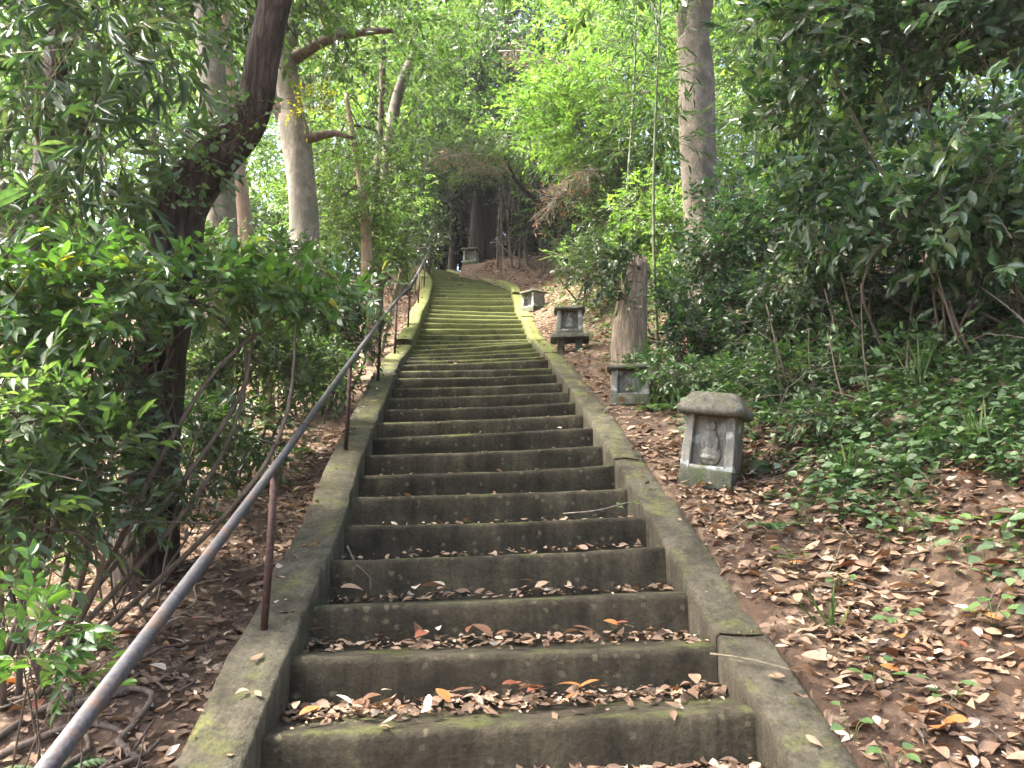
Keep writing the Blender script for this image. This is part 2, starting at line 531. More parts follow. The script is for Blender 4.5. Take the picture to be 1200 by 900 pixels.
M['leaf_bamboo'] = leaf_mat('bamboo_leaf', [(0, (.034, .070, .028)), (.5, (.06, .115, .045)), (1, (.14, .18, .08))], .42, .42, .4)
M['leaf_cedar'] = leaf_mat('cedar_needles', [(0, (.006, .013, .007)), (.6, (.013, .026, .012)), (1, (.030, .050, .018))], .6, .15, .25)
M['leaf_ivy'] = leaf_mat('ivy_leaf', [(0, (.026, .060, .024)), (.5, (.056, .125, .042)), (1, (.12, .21, .06))], .42, .30, .45)
M['grass'] = leaf_mat('grass_blade', [(0, (.05, .10, .03)), (.6, (.09, .17, .045)), (1, (.22, .24, .08))], .5, .4, .3)
M['dry'] = leaf_mat('dry_brown_foliage', [(0, (.13, .07, .035)), (.6, (.27, .16, .085)), (1, (.42, .30, .18))], .8, .3, .2, (1.1, .9, .7))
M['litter'] = leaf_mat('fallen_leaf_mix', [(0, (.028, .017, .011)), (.25, (.085, .047, .028)), (.5, (.165, .095, .053)), (.70, (.28, .18, .105)), (.88, (.42, .31, .20)), (1, (.50, .43, .34))], .62, .12, .35, (1.1, .9, .7), (.28, .19, .13))
for nm, c in (('brown', (.15, .075, .042)), ('tan', (.34, .22, .14)), ('orange', (.36, .15, .045)), ('pale', (.48, .40, .31)), ('yellow', (.50, .36, .05)), ('red', (.20, .065, .035)), ('green', (.07, .16, .035))):
    M['fallen_' + nm] = leaf_mat('fallen_leaf_' + nm, [(0, [x * .7 for x in c]), (1, [x * 1.15 for x in c])], .55, .12, .4, (1.1, .95, .7), [x * .9 for x in c])
M['bark_dark'] = bark_mat('dark_furrowed_bark', (.014, .011, .009), (.085, .062, .048), 16, .14, 1.0)
M['bark_grey'] = bark_mat('pale_grey_bark', (.125, .108, .085), (.28, .25, .205), 11, .7, .44, blotch=(.15, .14, .108))
M['bark_pink'] = bark_mat('pinkish_smooth_bark', (.25, .175, .125), (.37, .275, .205), 10, .3, .2)
M['bark_right'] = bark_mat('brown_grey_bark', (.085, .070, .055), (.20, .17, .135), 12, .6, .44, blotch=(.085, .074, .060))
M['bark_cedar'] = bark_mat('fibrous_cedar_bark', (.018, .014, .011), (.052, .041, .033), 20, .06, .7)
M['bark_thin'] = bark_mat('thin_branch_bark', (.055, .042, .032), (.15, .12, .092), 24, .3, .3)
M['stump'] = bark_mat('weathered_dead_wood', (.20, .15, .105), (.46, .37, .285), 26, .045, .9)
M['dead_wood'] = bark_mat('bleached_dead_wood', (.16, .13, .10), (.36, .30, .24), 24, .2, .4)
M['stick'] = bark_mat('brown_stick_bark', (.045, .033, .026), (.16, .125, .10), 30, .3, .4)
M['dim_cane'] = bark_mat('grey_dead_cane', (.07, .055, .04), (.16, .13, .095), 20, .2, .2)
M['cane'] = bark_mat('dry_cane', (.16, .13, .08), (.30, .26, .17), 20, .2, .2)
M['bamboo'] = bark_mat('green_bamboo_stem', (.07, .09, .04), (.14, .16, .075), 14, .1, .15, rough=.5)
M['step'] = stone_mat('mossy_concrete_step', (.024, .0195, .0115), (.080, .068, .042), (.100, .112, .030), -.06, 1.0, .75)
M['kerb'] = stone_mat('mossy_concrete_kerb', (.046, .039, .025), (.118, .105, .072), (.125, .138, .034), -.07, 1.3, .3)
M['shrine'] = stone_mat('shrine_stone', (.19, .185, .155), (.36, .35, .30), (.085, .10, .04), -.06, 2.2, .0, lichen=.5)
M['shrine_roof'] = stone_mat('shrine_roof_stone', (.085, .08, .062), (.16, .152, .12), (.10, .10, .045), .05, 2.4, .1)
M['stone'] = stone_mat('mossy_stone', (.10, .095, .08), (.20, .19, .16), (.06, .085, .025), .08, 2.4, .1)
M['rail'] = plain_mat('weathered_painted_pipe', (.040, .036, .043), (.085, .078, .090), 70, .55, .15, .5, .4)
M['rust'] = plain_mat('rusted_iron', (.034, .020, .018), (.085, .048, .038), 40, .8, .2, .5, .3)
def rail_mat():
    m, nt = mat_new('weathered_pipe')
    tc = nd(nt, 'ShaderNodeTexCoord')
    n1 = nd(nt, 'ShaderNodeTexNoise', i_Scale=70.0, i_Detail=5.0); n2 = nd(nt, 'ShaderNodeTexNoise', i_Scale=9.0, i_Detail=6.0, i_Roughness=.7)
    for n in (n1, n2): nt.links.new(tc.outputs['Object'], n.inputs['Vector'])
    c = ramp(nt, n1.outputs['Fac'], [(.35, (.026, .025, .028)), (.65, (.058, .056, .062))]).outputs[0]
    k = ramp(nt, n2.outputs['Fac'], [(.52, 0), (.62, .85)])
    c = mix(nt, k.outputs[0], c, mix(nt, n1.outputs['Fac'], (.035, .022, .018), (.12, .065, .045)))
    pb = nd(nt, 'ShaderNodeBsdfPrincipled', i_Roughness=.6); nt.links.new(c, pb.inputs['Base Color'])
    bp = nd(nt, 'ShaderNodeBump', i_Strength=.5, i_Distance=.004); nt.links.new(n1.outputs['Fac'], bp.inputs['Height']); nt.links.new(bp.outputs[0], pb.inputs['Normal'])
    out = nd(nt, 'ShaderNodeOutputMaterial'); nt.links.new(pb.outputs[0], out.inputs[0])
    return m
M['rail'] = rail_mat()
M['stone_tan'] = stone_mat('buff_stone', (.20, .16, .10), (.34, .28, .19), (.06, .085, .025), -.2, 2.4, .1)

def ground_mat():
    m, nt = mat_new('woodland_soil')
    geo = nd(nt, 'ShaderNodeNewGeometry')
    n1 = nd(nt, 'ShaderNodeTexNoise', i_Scale=1.6, i_Detail=8.0, i_Roughness=.65)
    n2 = nd(nt, 'ShaderNodeTexNoise', i_Scale=28.0, i_Detail=6.0, i_Roughness=.7)
    v = nd(nt, 'ShaderNodeTexVoronoi', i_Scale=17.0)
    for n in (n1, n2, v): nt.links.new(geo.outputs['Position'], n.inputs['Vector'])
    c = ramp(nt, n1.outputs['Fac'], [(.3, (.028, .019, .014)), (.55, (.075, .050, .034)), (.68, (.20, .145, .095))]).outputs[0]
    sep = nd(nt, 'ShaderNodeSeparateColor'); nt.links.new(v.outputs['Color'], sep.inputs[0])
    lf = ramp(nt, sep.outputs[0], [(0, (.03, .02, .014)), (.5, (.10, .062, .04)), (.85, (.20, .14, .095)), (1, (.27, .21, .15))])
    k = ramp(nt, n2.outputs['Fac'], [(.38, 0), (.6, .8)])
    c = mix(nt, k.outputs[0], c, lf.outputs[0])
    pb = nd(nt, 'ShaderNodeBsdfPrincipled', i_Roughness=.95)
    pb.inputs['Specular IOR Level'].default_value = .15
    nt.links.new(c, pb.inputs['Base Color'])
    bp = nd(nt, 'ShaderNodeBump', i_Strength=.8, i_Distance=.03)
    nt.links.new(n2.outputs['Fac'], bp.inputs['Height'])
    nt.links.new(bp.outputs[0], pb.inputs['Normal'])
    out = nd(nt, 'ShaderNodeOutputMaterial'); nt.links.new(pb.outputs[0], out.inputs[0])
    return m
M['ground'] = ground_mat()

# ------------------------------------------------------------------ stair line, measured step edges (photo pixels of the left and right end)
EDGE = [(307, 863, 885, 832), (340, 771, 840, 757.6), (368, 712, 808, 695), (389, 657, 779.5, 641), (405, 616, 757, 605), (413, 583, 736, 573),
        (420, 557, 720, 545), (428, 533, 706, 522), (437, 513, 694, 501), (444, 495, 683.5, 485), (450, 480, 674, 471), (455, 466.6, 667, 459),
        (459, 455, 659, 448), (463, 443, 653, 438), (467, 434.7, 647, 431), (469, 427, 641.5, 420.5), (474, 422.7, 638, 417), (477, 418.5, 633, 412),
        (479.5, 415, 628, 407.5), (482, 410, 623.5, 401), (485, 404, 621, 400), (488, 398.5, 619, 397), (490, 391.7, 617, 391), (492.5, 385, 615, 384.5),
        (494, 377.5, 612.5, 379), (496, 371.7, 611, 374), (499, 366.7, 608, 370), (501, 361.7, 605, 366), (503, 357, 603, 358), (504, 351, 601.6, 351.7),
        (505, 347.5, 600, 349), (506, 343, 599, 344), (507.5, 339, 597.5, 341)]
HALF = .95
dd = []
for a, b, c, d in EDGE:
    p, q = ray(a, b), ray(c, d)
    dd.append(2 * HALF / (q[0] / q[1] - p[0] / p[1]))
ii = np.arange(len(EDGE))
dfit = np.polyval(np.polyfit(ii, dd, 4), ii)
STEPS = []          # (left point, right point) of every nosing, bottom to top
for k, (a, b, c, d) in enumerate(EDGE):
    STEPS.append((at(a, b, dfit[k] - .06), at(c, d, dfit[k] + .06)))
fall = np.array([.03, -.44, -.186])
low = []
for k in range(1, 5):
    low.append((STEPS[0][0] + fall * k, STEPS[0][1] + fall * k))
STEPS = low[::-1] + STEPS
ctr = (STEPS[-1][0] + STEPS[-1][1]) / 2
hd = R(4)
for k in range(11):       # the flight swings left near its top
    hd += R(3.2)
    ctr = ctr + np.array([-math.sin(hd) * .42, math.cos(hd) * .42, .188])
    sd = np.array([math.cos(hd), math.sin(hd), 0])
    STEPS.append((ctr - sd * HALF, ctr + sd * HALF))
NS = len(STEPS)
SL = np.array([s[0] for s in STEPS]); SR = np.array([s[1] for s in STEPS])
SCN = (SL + SR) / 2
TOPZ = SCN[-1, 2]
_yk = np.concatenate([[-60, SCN[0, 1] - .9, SCN[0, 1] - .45], SCN[:, 1], [SCN[-1, 1] + 3, SCN[-1, 1] + 40]])
_zk = np.concatenate([[-.1, -.1, -.1], SCN[:, 2], [TOPZ + .25, TOPZ + 6]])
_xk = np.concatenate([[.9, .2, .2], SCN[:, 0], [SCN[-1, 0] - 2.6, SCN[-1, 0] - 20]])
_tl = np.concatenate([[0, 0, 0], (SR[:, 2] - SL[:, 2]) / 2, [0, 0]])

def ground(x, y):
    x = np.asarray(x, float); y = np.asarray(y, float)
    zs = np.interp(y, _yk, _zk); cx = np.interp(y, _yk, _xk); tl = np.interp(y, _yk, _tl)
    l = x - cx
    r = np.maximum(l - 1.22, 0); lf = np.maximum(-l - 1.22, 0)
    bank = np.clip((6.0 - y) / 5.0, 0, 1)             # foot of the flight: the banks stay higher than the steps
    hr = .02 + tl + .10 * np.minimum(r, .55) + .40 * np.interp(y, [12, 17], [1, .3]) * np.clip(r - .55, 0, 2.2) + .22 * np.clip(r - 2.75, 0, 3) + .08 * np.maximum(r - 5.75, 0)
    hr += np.interp(y, [11, 15, 18, 22], [0, .36, .26, .05]) * np.clip(r / 1.0, 0, 1)
    hr += bank * .22 * np.clip(r / 1.2, 0, 1)
    hl = -.17 - tl - .10 * np.minimum(lf, 3) - .05 * np.maximum(lf - 3, 0)
    h = np.where(l > 0, hr, hl)
    bump = (fbm(x * 1.1, y * 1.1, 3) - .5) * .30 + (fbm(x * .25, y * .25, 9) - .5) * .8 * np.clip((np.abs(l) - 2) / 4, 0, 1) + (fbm(x * 5, y * 5, 21) - .5) * .05
    h = h + bump * np.clip((np.abs(l) - 1.2) / .7, 0.12, 1)
    inside = np.clip((1.15 - np.abs(l)) / .05, 0, 1)
    top = y > SCN[-1, 1] + .1
    h = np.where(inside > 0, h * (1 - inside) + np.where(top | (y < SCN[0, 1] - .3), -.03, -.42) * inside, h)
    return zs + h

def gp(x, y, dz=0.0):
    return np.array([x, y, float(ground(x, y)) + dz])

def onground(u, D):
    """ground point below photo column u at D metres ahead (column read near the horizon)"""
    x = (u - 600) / 900 * D * 1.0
    for _ in range(4):
        z = float(ground(x, D))
        # undo pitch
        zc = (z - EYE)
        fwd = D * math.cos(PITCH) + zc * math.sin(PITCH)
        x = (u - 600) / 900 * fwd
    return gp(x, D)

# ------------------------------------------------------------------ ground sheet
def axis(dense0, dense1, step, far0, far1):
    a = list(np.arange(dense0, dense1, step))
    s, v = step, dense1
    while v < far1:
        a.append(v); s *= 1.22; v += s
    a.append(far1)
    s, v = step, dense0
    pre = []
    while v > far0:
        s *= 1.22; v -= s; pre.append(max(v, far0))
    return np.array(sorted(set(np.round(pre + a, 4))))
gx = axis(-5, 5.6, .085, -160, 160); gy = axis(.4, 14, .10, -60, 220)
GX, GY = np.meshgrid(gx, gy)
GZ = ground(GX, GY)
idx = np.arange(GX.size).reshape(GX.shape)
gf = np.stack([idx[:-1, :-1], idx[:-1, 1:], idx[1:, 1:], idx[1:, :-1]], -1).reshape(-1, 4)
g = link('ground', mesh_np('ground', np.stack([GX, GY, GZ], -1).reshape(-1, 3), [gf]), M['ground'])
g['kind'] = 'structure'

# ------------------------------------------------------------------ stairway
base = np.array([SCN[4, 0], SCN[4, 1], SCN[4, 2] - .3])
stair = thing('concrete_stairway', 'long mossy concrete stairway climbing between low kerbs into the wood', 'stairway', base)

def moss_tone(y):
    return np.interp(y, [2, 5, 8.5, 10, 12, 15, 18, 20, 24], [.0, .04, .16, .34, .62, .85, .85, .70, .5])

for k in range(NS):
    A, B = SL[k], SR[k]
    nseg = 26
    if k + 1 < NS: dep = np.linalg.norm((SCN[k + 1] - SCN[k])[:2]) + .03
    else: dep = .9
    t = np.linspace(0, 1, nseg + 1)
    e = norm((B - A)); f3 = np.array([-e[1], e[0], 0]); f3 = f3 / np.linalg.norm(f3)
    prof = [(.004, -.30), (.0, -.205), (.004, -.10), (.002, -.028), (.010, -.008), (.026, 0.0), (.12, -.004), (.27, -.017), (dep, -.034), (dep, -.26)]
    ring = []
    for j, (du, dz) in enumerate(prof):
        w = vnoise(t * 15 + k * 7.7, np.full_like(t, j * .35 + k * 3.1), 4) - .5
        w2 = vnoise(t * 34 + k * 3.7, np.full_like(t, j * .8 + k), 8) - .5
        edge = 1.0 if 1 <= j <= 6 else .3
        P = A[None] + (B - A)[None] * t[:, None] + f3[None] * (du + edge * (.010 * w + .009 * w2))[:, None]
        sag = -.012 * np.sin(math.pi * t) * (1 if k % 3 else .4)
        P[:, 2] += dz + (edge * (.007 * (vnoise(t * 9 + k * 2.2, np.full_like(t, k * 1.7), 6) - .5) + .005 * w2) if j >= 3 else 0) + sag
        P[0] -= e * .03; P[-1] += e * .03
        ring.append(P)
    V = np.stack(ring, 1)
    n, m = V.shape[:2]
    id_ = np.arange(n * m).reshape(n, m)
    a = id_[:-1, :-1]; b = id_[1:, :-1]; c = id_[1:, 1:]; d = id_[:-1, 1:]
    mb = MB()
    tv = moss_tone(V[..., 1]) + .14 * (vnoise(V[..., 0] * 2 + k, V[..., 2] * 3, 31) - .5)
    mb.add(V.reshape(-1, 3), np.stack([a, b, c, d], -1).reshape(-1, 4), np.clip(tv, 0, 1).ravel())
    part('step', mb, M['step'], stair)

def kerb_block(pts_in, side, w, dz_in, k0):
    """pts_in (n,3) inner nosing line; side -1 left / +1 right; one cast block"""
    P = np.array(pts_in)
    d = norm(np.gradient(P, axis=0)); out = np.stack([d[:, 1], -d[:, 0], np.zeros(len(d))], -1) * side
    out = norm(out)
    n = len(P)
    s = np.arange(n) * .35 + k0 * 5.3
    prof = [(.0, -.40), (.0, -.02), (.001, .8), (.010, 1), (w * .33, 1.02), (w * .7, 1.0), (w - .012, .98), (w, .7), (w + .006, -.25), (w + .02, -.55)]
    ring = []
    for j, (o, h) in enumerate(prof):
        hh = dz_in * h if h >= 0 else h
        nz = vnoise(s * 3.1, np.full(n, j * .7 + k0), 12) - .5
        nz2 = vnoise(s * 9.0, np.full(n, j * 1.9 + k0), 14) - .5
        Q = P + out * (o + .014 * nz + .010 * nz2)[:, None]
        Q[:, 2] += hh + (.014 * nz2 + .012 * nz if h > 0 else 0)
        ring.append(Q)
    V = np.stack(ring, 1)
    id_ = np.arange(n * len(prof)).reshape(n, len(prof))
    a = id_[:-1, :-1]; b = id_[1:, :-1]; c = id_[1:, 1:]; dd_ = id_[:-1, 1:]
    mb = MB()
    tv = 1.0 * moss_tone(V[..., 1]) - .02
    mb.add(V.reshape(-1, 3), np.stack([a, b, c, dd_], -1).reshape(-1, 4), tv.ravel())
    e0 = id_[0]; e1 = id_[-1]
    mb.more(np.array([(e0[0], e0[i + 1], e0[i]) for i in range(1, len(prof) - 1)]))
    mb.more(np.array([(e1[0], e1[i], e1[i + 1]) for i in range(1, len(prof) - 1)]))
    part('kerb', mb, M['kerb'], stair)

def kerbs(S, cuts, side, w, hs):
    L = catmull(S, .11)
    for _ in range(14):       # smooth out the wobble of the single steps
        L[1:-1] = (L[:-2] + 2 * L[1:-1] + L[2:]) / 4
    ci = [int(np.argmin(np.abs(L[:, 1] - S[c, 1]))) for c in cuts]
    for q in range(len(cuts) - 1):
        B = L[ci[q]:ci[q + 1] + 1].copy()
        if q: B[0] = B[0] * .975 + B[1] * .025
        kerb_block(B, side, w + rnd.uniform(-.010, .010), hs[q], q + (0 if side < 0 else 40))
kerbs(SL, [0, 7, 12, 18, 23, 30, 38, 47], -1, .25, [.075, .07, .078, .07, .165, .16, .15])
kerbs(SR, [0, 5, 10, 15, 20, 23, 29, 34, 40, 47], 1, .235, [.04, .045, .05, .045, .05, .055, .075, .13, .06])
# foot of the flight: the landing the photographer stands on
mb = MB()
lx = np.linspace(-1.25, 1.7, 14); ly = np.linspace(-2.2, SCN[0, 1] + .02, 14)
LX, LY = np.meshgrid(lx, ly)
LZ = ground(LX, LY) * 0 + SCN[0, 2] - .16 + .02 * (vnoise(LX * 3, LY * 3, 2) - .5)
id_ = np.arange(LX.size).reshape(LX.shape)
mb.add(np.stack([LX, LY, LZ], -1).reshape(-1, 3), np.stack([id_[:-1, :-1], id_[:-1, 1:], id_[1:, 1:], id_[1:, :-1]], -1).reshape(-1, 4), .1)
part('landing_slab', mb, M['step'], stair)

# ------------------------------------------------------------------ handrail
KL = catmull(SL, .1)
def kerb_l(y):
    p = np.array([np.interp(y, KL[:, 1], KL[:, i]) for i in range(3)])
    p[1] = y; p[0] -= .10
    p[2] += float(np.interp(y, [0, 10.9, 11.2, 30], [.072, .072, .16, .16]))
    return p
RAILPX = [(55, 900, 1.50), (322, 547, 3.62), (410.5, 424, 6.05), (446, 376, 8.35), (465, 352, 10.5), (480, 335, 12.9), (491.5, 316, 15.5), (498, 302, 17.7), (504, 290, 19.6)]
RP = []
posts = []
for u, v, D in RAILPX:
    p = at(u, v, D)
    RP.append(p)
RP = np.array(RP)
first = RP[0] + (RP[0] - RP[1]) * .45
RP = np.vstack([first, RP])
rp_end = RP[-1]
RP = np.vstack([RP, rp_end + np.array([-.28, .35, .10]), rp_end + np.array([-.8, .75, .22]), rp_end + np.array([-1.5, 1.2, .34])])
rail_base = kerb_l(3.6)
rail_t = thing('handrail', 'thin painted pipe handrail on rusty posts along the left kerb', 'handrail', rail_base)
mb = MB()
tube(mb, RP, .0195, 12, .12)
part('rail', mb, M['rail'], rail_t)
for i in range(2, len(RP)):
    p = RP[i]
    if i == len(RP) - 3: continue
    b = kerb_l(min(p[1], SL[-1, 1] - .1)); b[0] = p[0] - .012 if abs(p[0] - b[0]) < .45 else b[0]
    if i >= len(RP) - 2: b = np.array([p[0], p[1], p[2] - .85])
    b[2] -= .04
    if i >= 10: b[2] = min(b[2], p[2] - .6)
    mb = MB()
    tube(mb, [b, b * .5 + p * .5 + np.array([.004, 0, 0]), p], .0175, 8)
    part('post', mb, M['rust'], rail_t)
# near end post, out of the picture below the camera
p = RP[0]; mb = MB(); tube(mb, [[p[0], p[1], float(ground(p[0], p[1])) - .1], p], .0175, 8); part('post', mb, M['rust'], rail_t)

# ------------------------------------------------------------------ stone wayside shrines
def bm_part(name, bm, mat, root, bevel=.012, seg=2, rough=.004, sd=0, sub=1):
    bmesh.ops.recalc_face_normals(bm, faces=bm.faces)
    if bevel: bmesh.ops.bevel(bm, geom=list(bm.edges), offset=bevel, segments=seg, affect='EDGES', profile=.6)
    if sub: bmesh.ops.subdivide_edges(bm, edges=[e for e in bm.edges if e.calc_length() > .05], cuts=3, use_grid_fill=True)
    r = random.Random(sd)
    for v in bm.verts:
        v.co += Vector((r.uniform(-1, 1), r.uniform(-1, 1), r.uniform(-1, 1))) * rough
    me = bpy.data.meshes.new(name)
    bm.to_mesh(me); bm.free()
    for p in me.polygons: p.use_smooth = True
    a = me.attributes.new('tone', 'FLOAT', 'POINT')
    zs = [v.co.z for v in me.vertices]
    a.data.foreach_set('value', [max(0.0, .35 - 1.2 * max(z, 0)) for z in zs])
    return link(name, me, mat, root)

def hexa(bm, b, t):
    """box from 4 bottom and 4 top corners"""
    v = [bm.verts.new(p) for p in b + t]
    for f in ((3, 2, 1, 0), (4, 5, 6, 7), (0, 1, 5, 4), (1, 2, 6, 5), (2, 3, 7, 6), (3, 0, 4, 7)):
        bm.faces.new([v[i] for i in f])

def boxc(bm, x0, x1, y0, y1, z0, z1, tx=0, ty=0):
    hexa(bm, [(x0, y0, z0), (x1, y0, z0), (x1, y1, z0), (x0, y1, z0)],
         [(x0 + tx, y0 + ty, z1), (x1 - tx, y0 + ty, z1), (x1 - tx, y1 - ty, z1), (x0 + tx, y1 - ty, z1)])

def blob_mesh(name, balls, mat, root, tone=.1):
    """one carved lump: overlapping ellipsoids remeshed into a relief"""
    bm = bmesh.new()
    for (x, y, z, rx, ry, rz) in balls:
        mtx = Matrix.Translation((x, y, z)) @ Matrix.Diagonal((rx, ry, rz, 1))
        bmesh.ops.create_icosphere(bm, subdivisions=3, radius=1, matrix=mtx)
    me = bpy.data.meshes.new(name); bm.to_mesh(me); bm.free()
    for p in me.polygons: p.use_smooth = True
    a = me.attributes.new('tone', 'FLOAT', 'POINT')
    a.data.foreach_set('value', [tone] * len(me.vertices))
    return link(name, me, mat, root)

def shrine(loc, rz, w, h, d, label, lean=(0, 0), roof_k=1.0, pedestal=False, flat=False, figure=True, sd=0):
    t = thing('stone_shrine', label, 'shrine', loc, None)
    t.rotation_euler = (lean[0], lean[1], rz)
    z0 = -.06
    if pedestal:
        for sx in (-1, 1):
            bm = bmesh.new(); boxc(bm, sx * w * .34 - .055, sx * w * .34 + .055, -d * .35, d * .35, -.12, .17, .008, .0)
            bm_part('leg', bm, M['stone'], t, .015, 2, .006, sd + sx)
        bm = bmesh.new(); boxc(bm, -w * .74, w * .74, -d * .66, d * .66, .165, .225, .01, .01)
        bm_part('slab', bm, M['stone'], t, .014, 2, .006, sd)
        z0 = .222
    bh = .06 * h / .5
    bm = bmesh.new(); boxc(bm, -w * .515, w * .515, -d * .53, d * .51, z0, z0 + bh + .06 * (not pedestal), .003, .003)
    bm_part('base', bm, M['stone'], t, .012, 2, .004, sd)
    z1 = z0 + bh + .06 * (not pedestal) - .003
    zt = z1 + h * .68
    pw = w * .17
    for sx in (-1, 1):
        bm = bmesh.new()
        xa, xb = sorted((sx * w * .5, sx * (w * .5 - pw)))
        hexa(bm, [(xa, -d * .5, z1), (xb, -d * .5, z1), (xb, d * .5, z1), (xa, d * .5, z1)],
             [(xa * .94, -d * .47, zt), (xb * .94, -d * .47, zt), (xb * .94, d * .47, zt), (xa * .94, d * .47, zt)])
        bm_part('side_wall', bm, M['shrine'], t, .006, 2, .003, sd + 3 + sx)
    bm = bmesh.new(); boxc(bm, -w * .5 + pw - .004, w * .5 - pw + .004, -d * .27, d * .47, z1, zt - .002, .01, .004)
    bw = bm_part('back_wall', bm, M['shrine'], t, .006, 1, .003, sd + 9)
    bm = bmesh.new(); boxc(bm, -w * .5 + pw * .8, w * .5 - pw * .8, -d * .49, -d * .1, z1 - .002, z1 + h * .055, .0, .0)
    bm_part('sill', bm, M['shrine'], t, .006, 1, .003, sd + 10)
    if figure:
        s = h / .5; yb = -d * .285; zb = z1 + .03 * s
        blob_mesh('carved_figure', [(0, yb, zb + .07 * s, .075 * s, .035 * s, .075 * s), (0, yb, zb + .15 * s, .052 * s, .034 * s, .08 * s),
                                    (0, yb - .004, zb + .245 * s, .030 * s, .030 * s, .038 * s), (-.04 * s, yb - .015, zb + .13 * s, .018 * s, .022 * s, .05 * s),
                                    (.04 * s, yb - .015, zb + .13 * s, .018 * s, .022 * s, .05 * s), (0, yb - .02, zb + .05 * s, .06 * s, .026 * s, .022 * s)], M['shrine'], bw)
    # roof: thick eaves and a low curved hip
    rw, rd = w * .60 * roof_k, d * .66 * roof_k
    rt = h * (.10 if flat else .12)
    rh = h * (.05 if flat else .17)
    bm = bmesh.new()
    rings = [(rw * .90, rd * .90, zt - .004, 0), (rw, rd, zt + rt * .10, .012), (rw * 1.0, rd * 1.0, zt + rt * .55, .016), (rw * .93, rd * .92, zt + rt * .95, .006),
             (rw * .80, rd * .78, zt + rt + rh * .45, 0), (rw * .66, rd * .60, zt + rt + rh * .9, 0), (rw * .58, rd * .48, zt + rt + rh, 0)]
    vs = []
    nper = 6
    for (ax, ay, z, lift) in rings:
        row = []
        pts = []
        for (xa, ya), (xb, yb) in (((-1, -1), (1, -1)), ((1, -1), (1, 1)), ((1, 1), (-1, 1)), ((-1, 1), (-1, -1))):
            for q in range(nper):
                f = q / nper
                pts.append((xa + (xb - xa) * f, ya + (yb - ya) * f))
        for (px, py) in pts:
            cr = (abs(px) * abs(py)) ** 3
            rr = 1 - .06 * cr
            row.append(bm.verts.new((px * ax * rr, py * ay * rr, z + lift * cr)))
        vs.append(row)
    n = len(vs[0])
    for a, b in zip(vs[:-1], vs[1:]):
        for q in range(n):
            bm.faces.new((a[q], a[(q + 1) % n], b[(q + 1) % n], b[q]))
    bm.faces.new(vs[-1]); bm.faces.new(vs[0][::-1])
    bm_part('roof', bm, M['shrine_roof'], t, 0, 1, .004, sd + 20, sub=0)
    return t

def place(u, v, D):
    """ground point under the pixel column u at D (v kept for reference)"""
    return onground(u, D)

shrine(place(832, 578, 5.45), R(-26), .36, .56, .34, 'lichen-spotted stone shrine with a hipped roof, leaning, beside a mossy rock', lean=(R(1), R(8)), roof_k=1.1, sd=1)
shrine(place(740, 472, 7.45), R(-14), .37, .37, .32, 'grey stone shrine standing in front of the split dead stump', lean=(R(0), R(1)), roof_k=1.02, sd=31, flat=True)
shrine(place(668, 409, 10.2), R(-4), .36, .42, .32, 'stone shrine raised on a slab with two stubby legs', pedestal=True, flat=True, roof_k=.98, sd=61)
shrine(place(625, 345, 15.6), R(-48), .37, .44, .34, 'squat stone shrine with a wide flat cap at the upper kerb end', lean=(R(2), R(2)), flat=True, roof_k=.98, figure=False, sd=91)
shrine(place(552, 308, 22.9), R(-10), .42, .52, .40, 'dim stone shrine at the foot of the cedars above the top step', flat=True, roof_k=1.1, figure=False, sd=121)

# stones
def stone_obj(p, r, label, sd):
    bm = bmesh.new()
    bmesh.ops.create_icosphere(bm, subdivisions=3, radius=1)
    P = np.array([v.co for v in bm.verts])
    nz = vnoise3(P + sd, 1.3, sd) - .5; nz2 = vnoise3(P + sd, 3.5, sd + 4) - .5
    for v, a, b in zip(bm.verts, nz, nz2):
        v.co *= (1 + .6 * a + .25 * b)
        v.co = Vector((v.co.x * r[0], v.co.y * r[1], v.co.z * r[2]))
    me = bpy.data.meshes.new('stone'); bm.to_mesh(me); bm.free()
    for q in me.polygons: q.use_smooth = True
    a = me.attributes.new('tone', 'FLOAT', 'POINT'); a.data.foreach_set('value', [.3] * len(me.vertices))
    o = link('stone', me, M['stone'])
    o.location = p + np.array([0, 0, r[2] * .35])
    return tag(o, label, 'stone')
stone_obj(onground(890, 5.5), (.085, .07, .07), 'mossy rounded rock beside the leaning shrine', 3)
stone_obj(onground(1060, 5.1), (.09, .07, .05), 'pale buff rock half buried in the ivy of the right bank', 14).data.materials[0] = M['stone_tan']
stone_obj(onground(650, 10.0), (.14, .12, .09), 'low stone beside the shrine raised on legs', 21)

# ------------------------------------------------------------------ trees
def limb_paths(rng, start, end, sag=.15):
    mid = (start + end) / 2 + rng.normal(size=3) * .12 * np.linalg.norm(end - start)
    mid[2] += sag * np.linalg.norm(end - start)
    return np.array([start, mid, end])

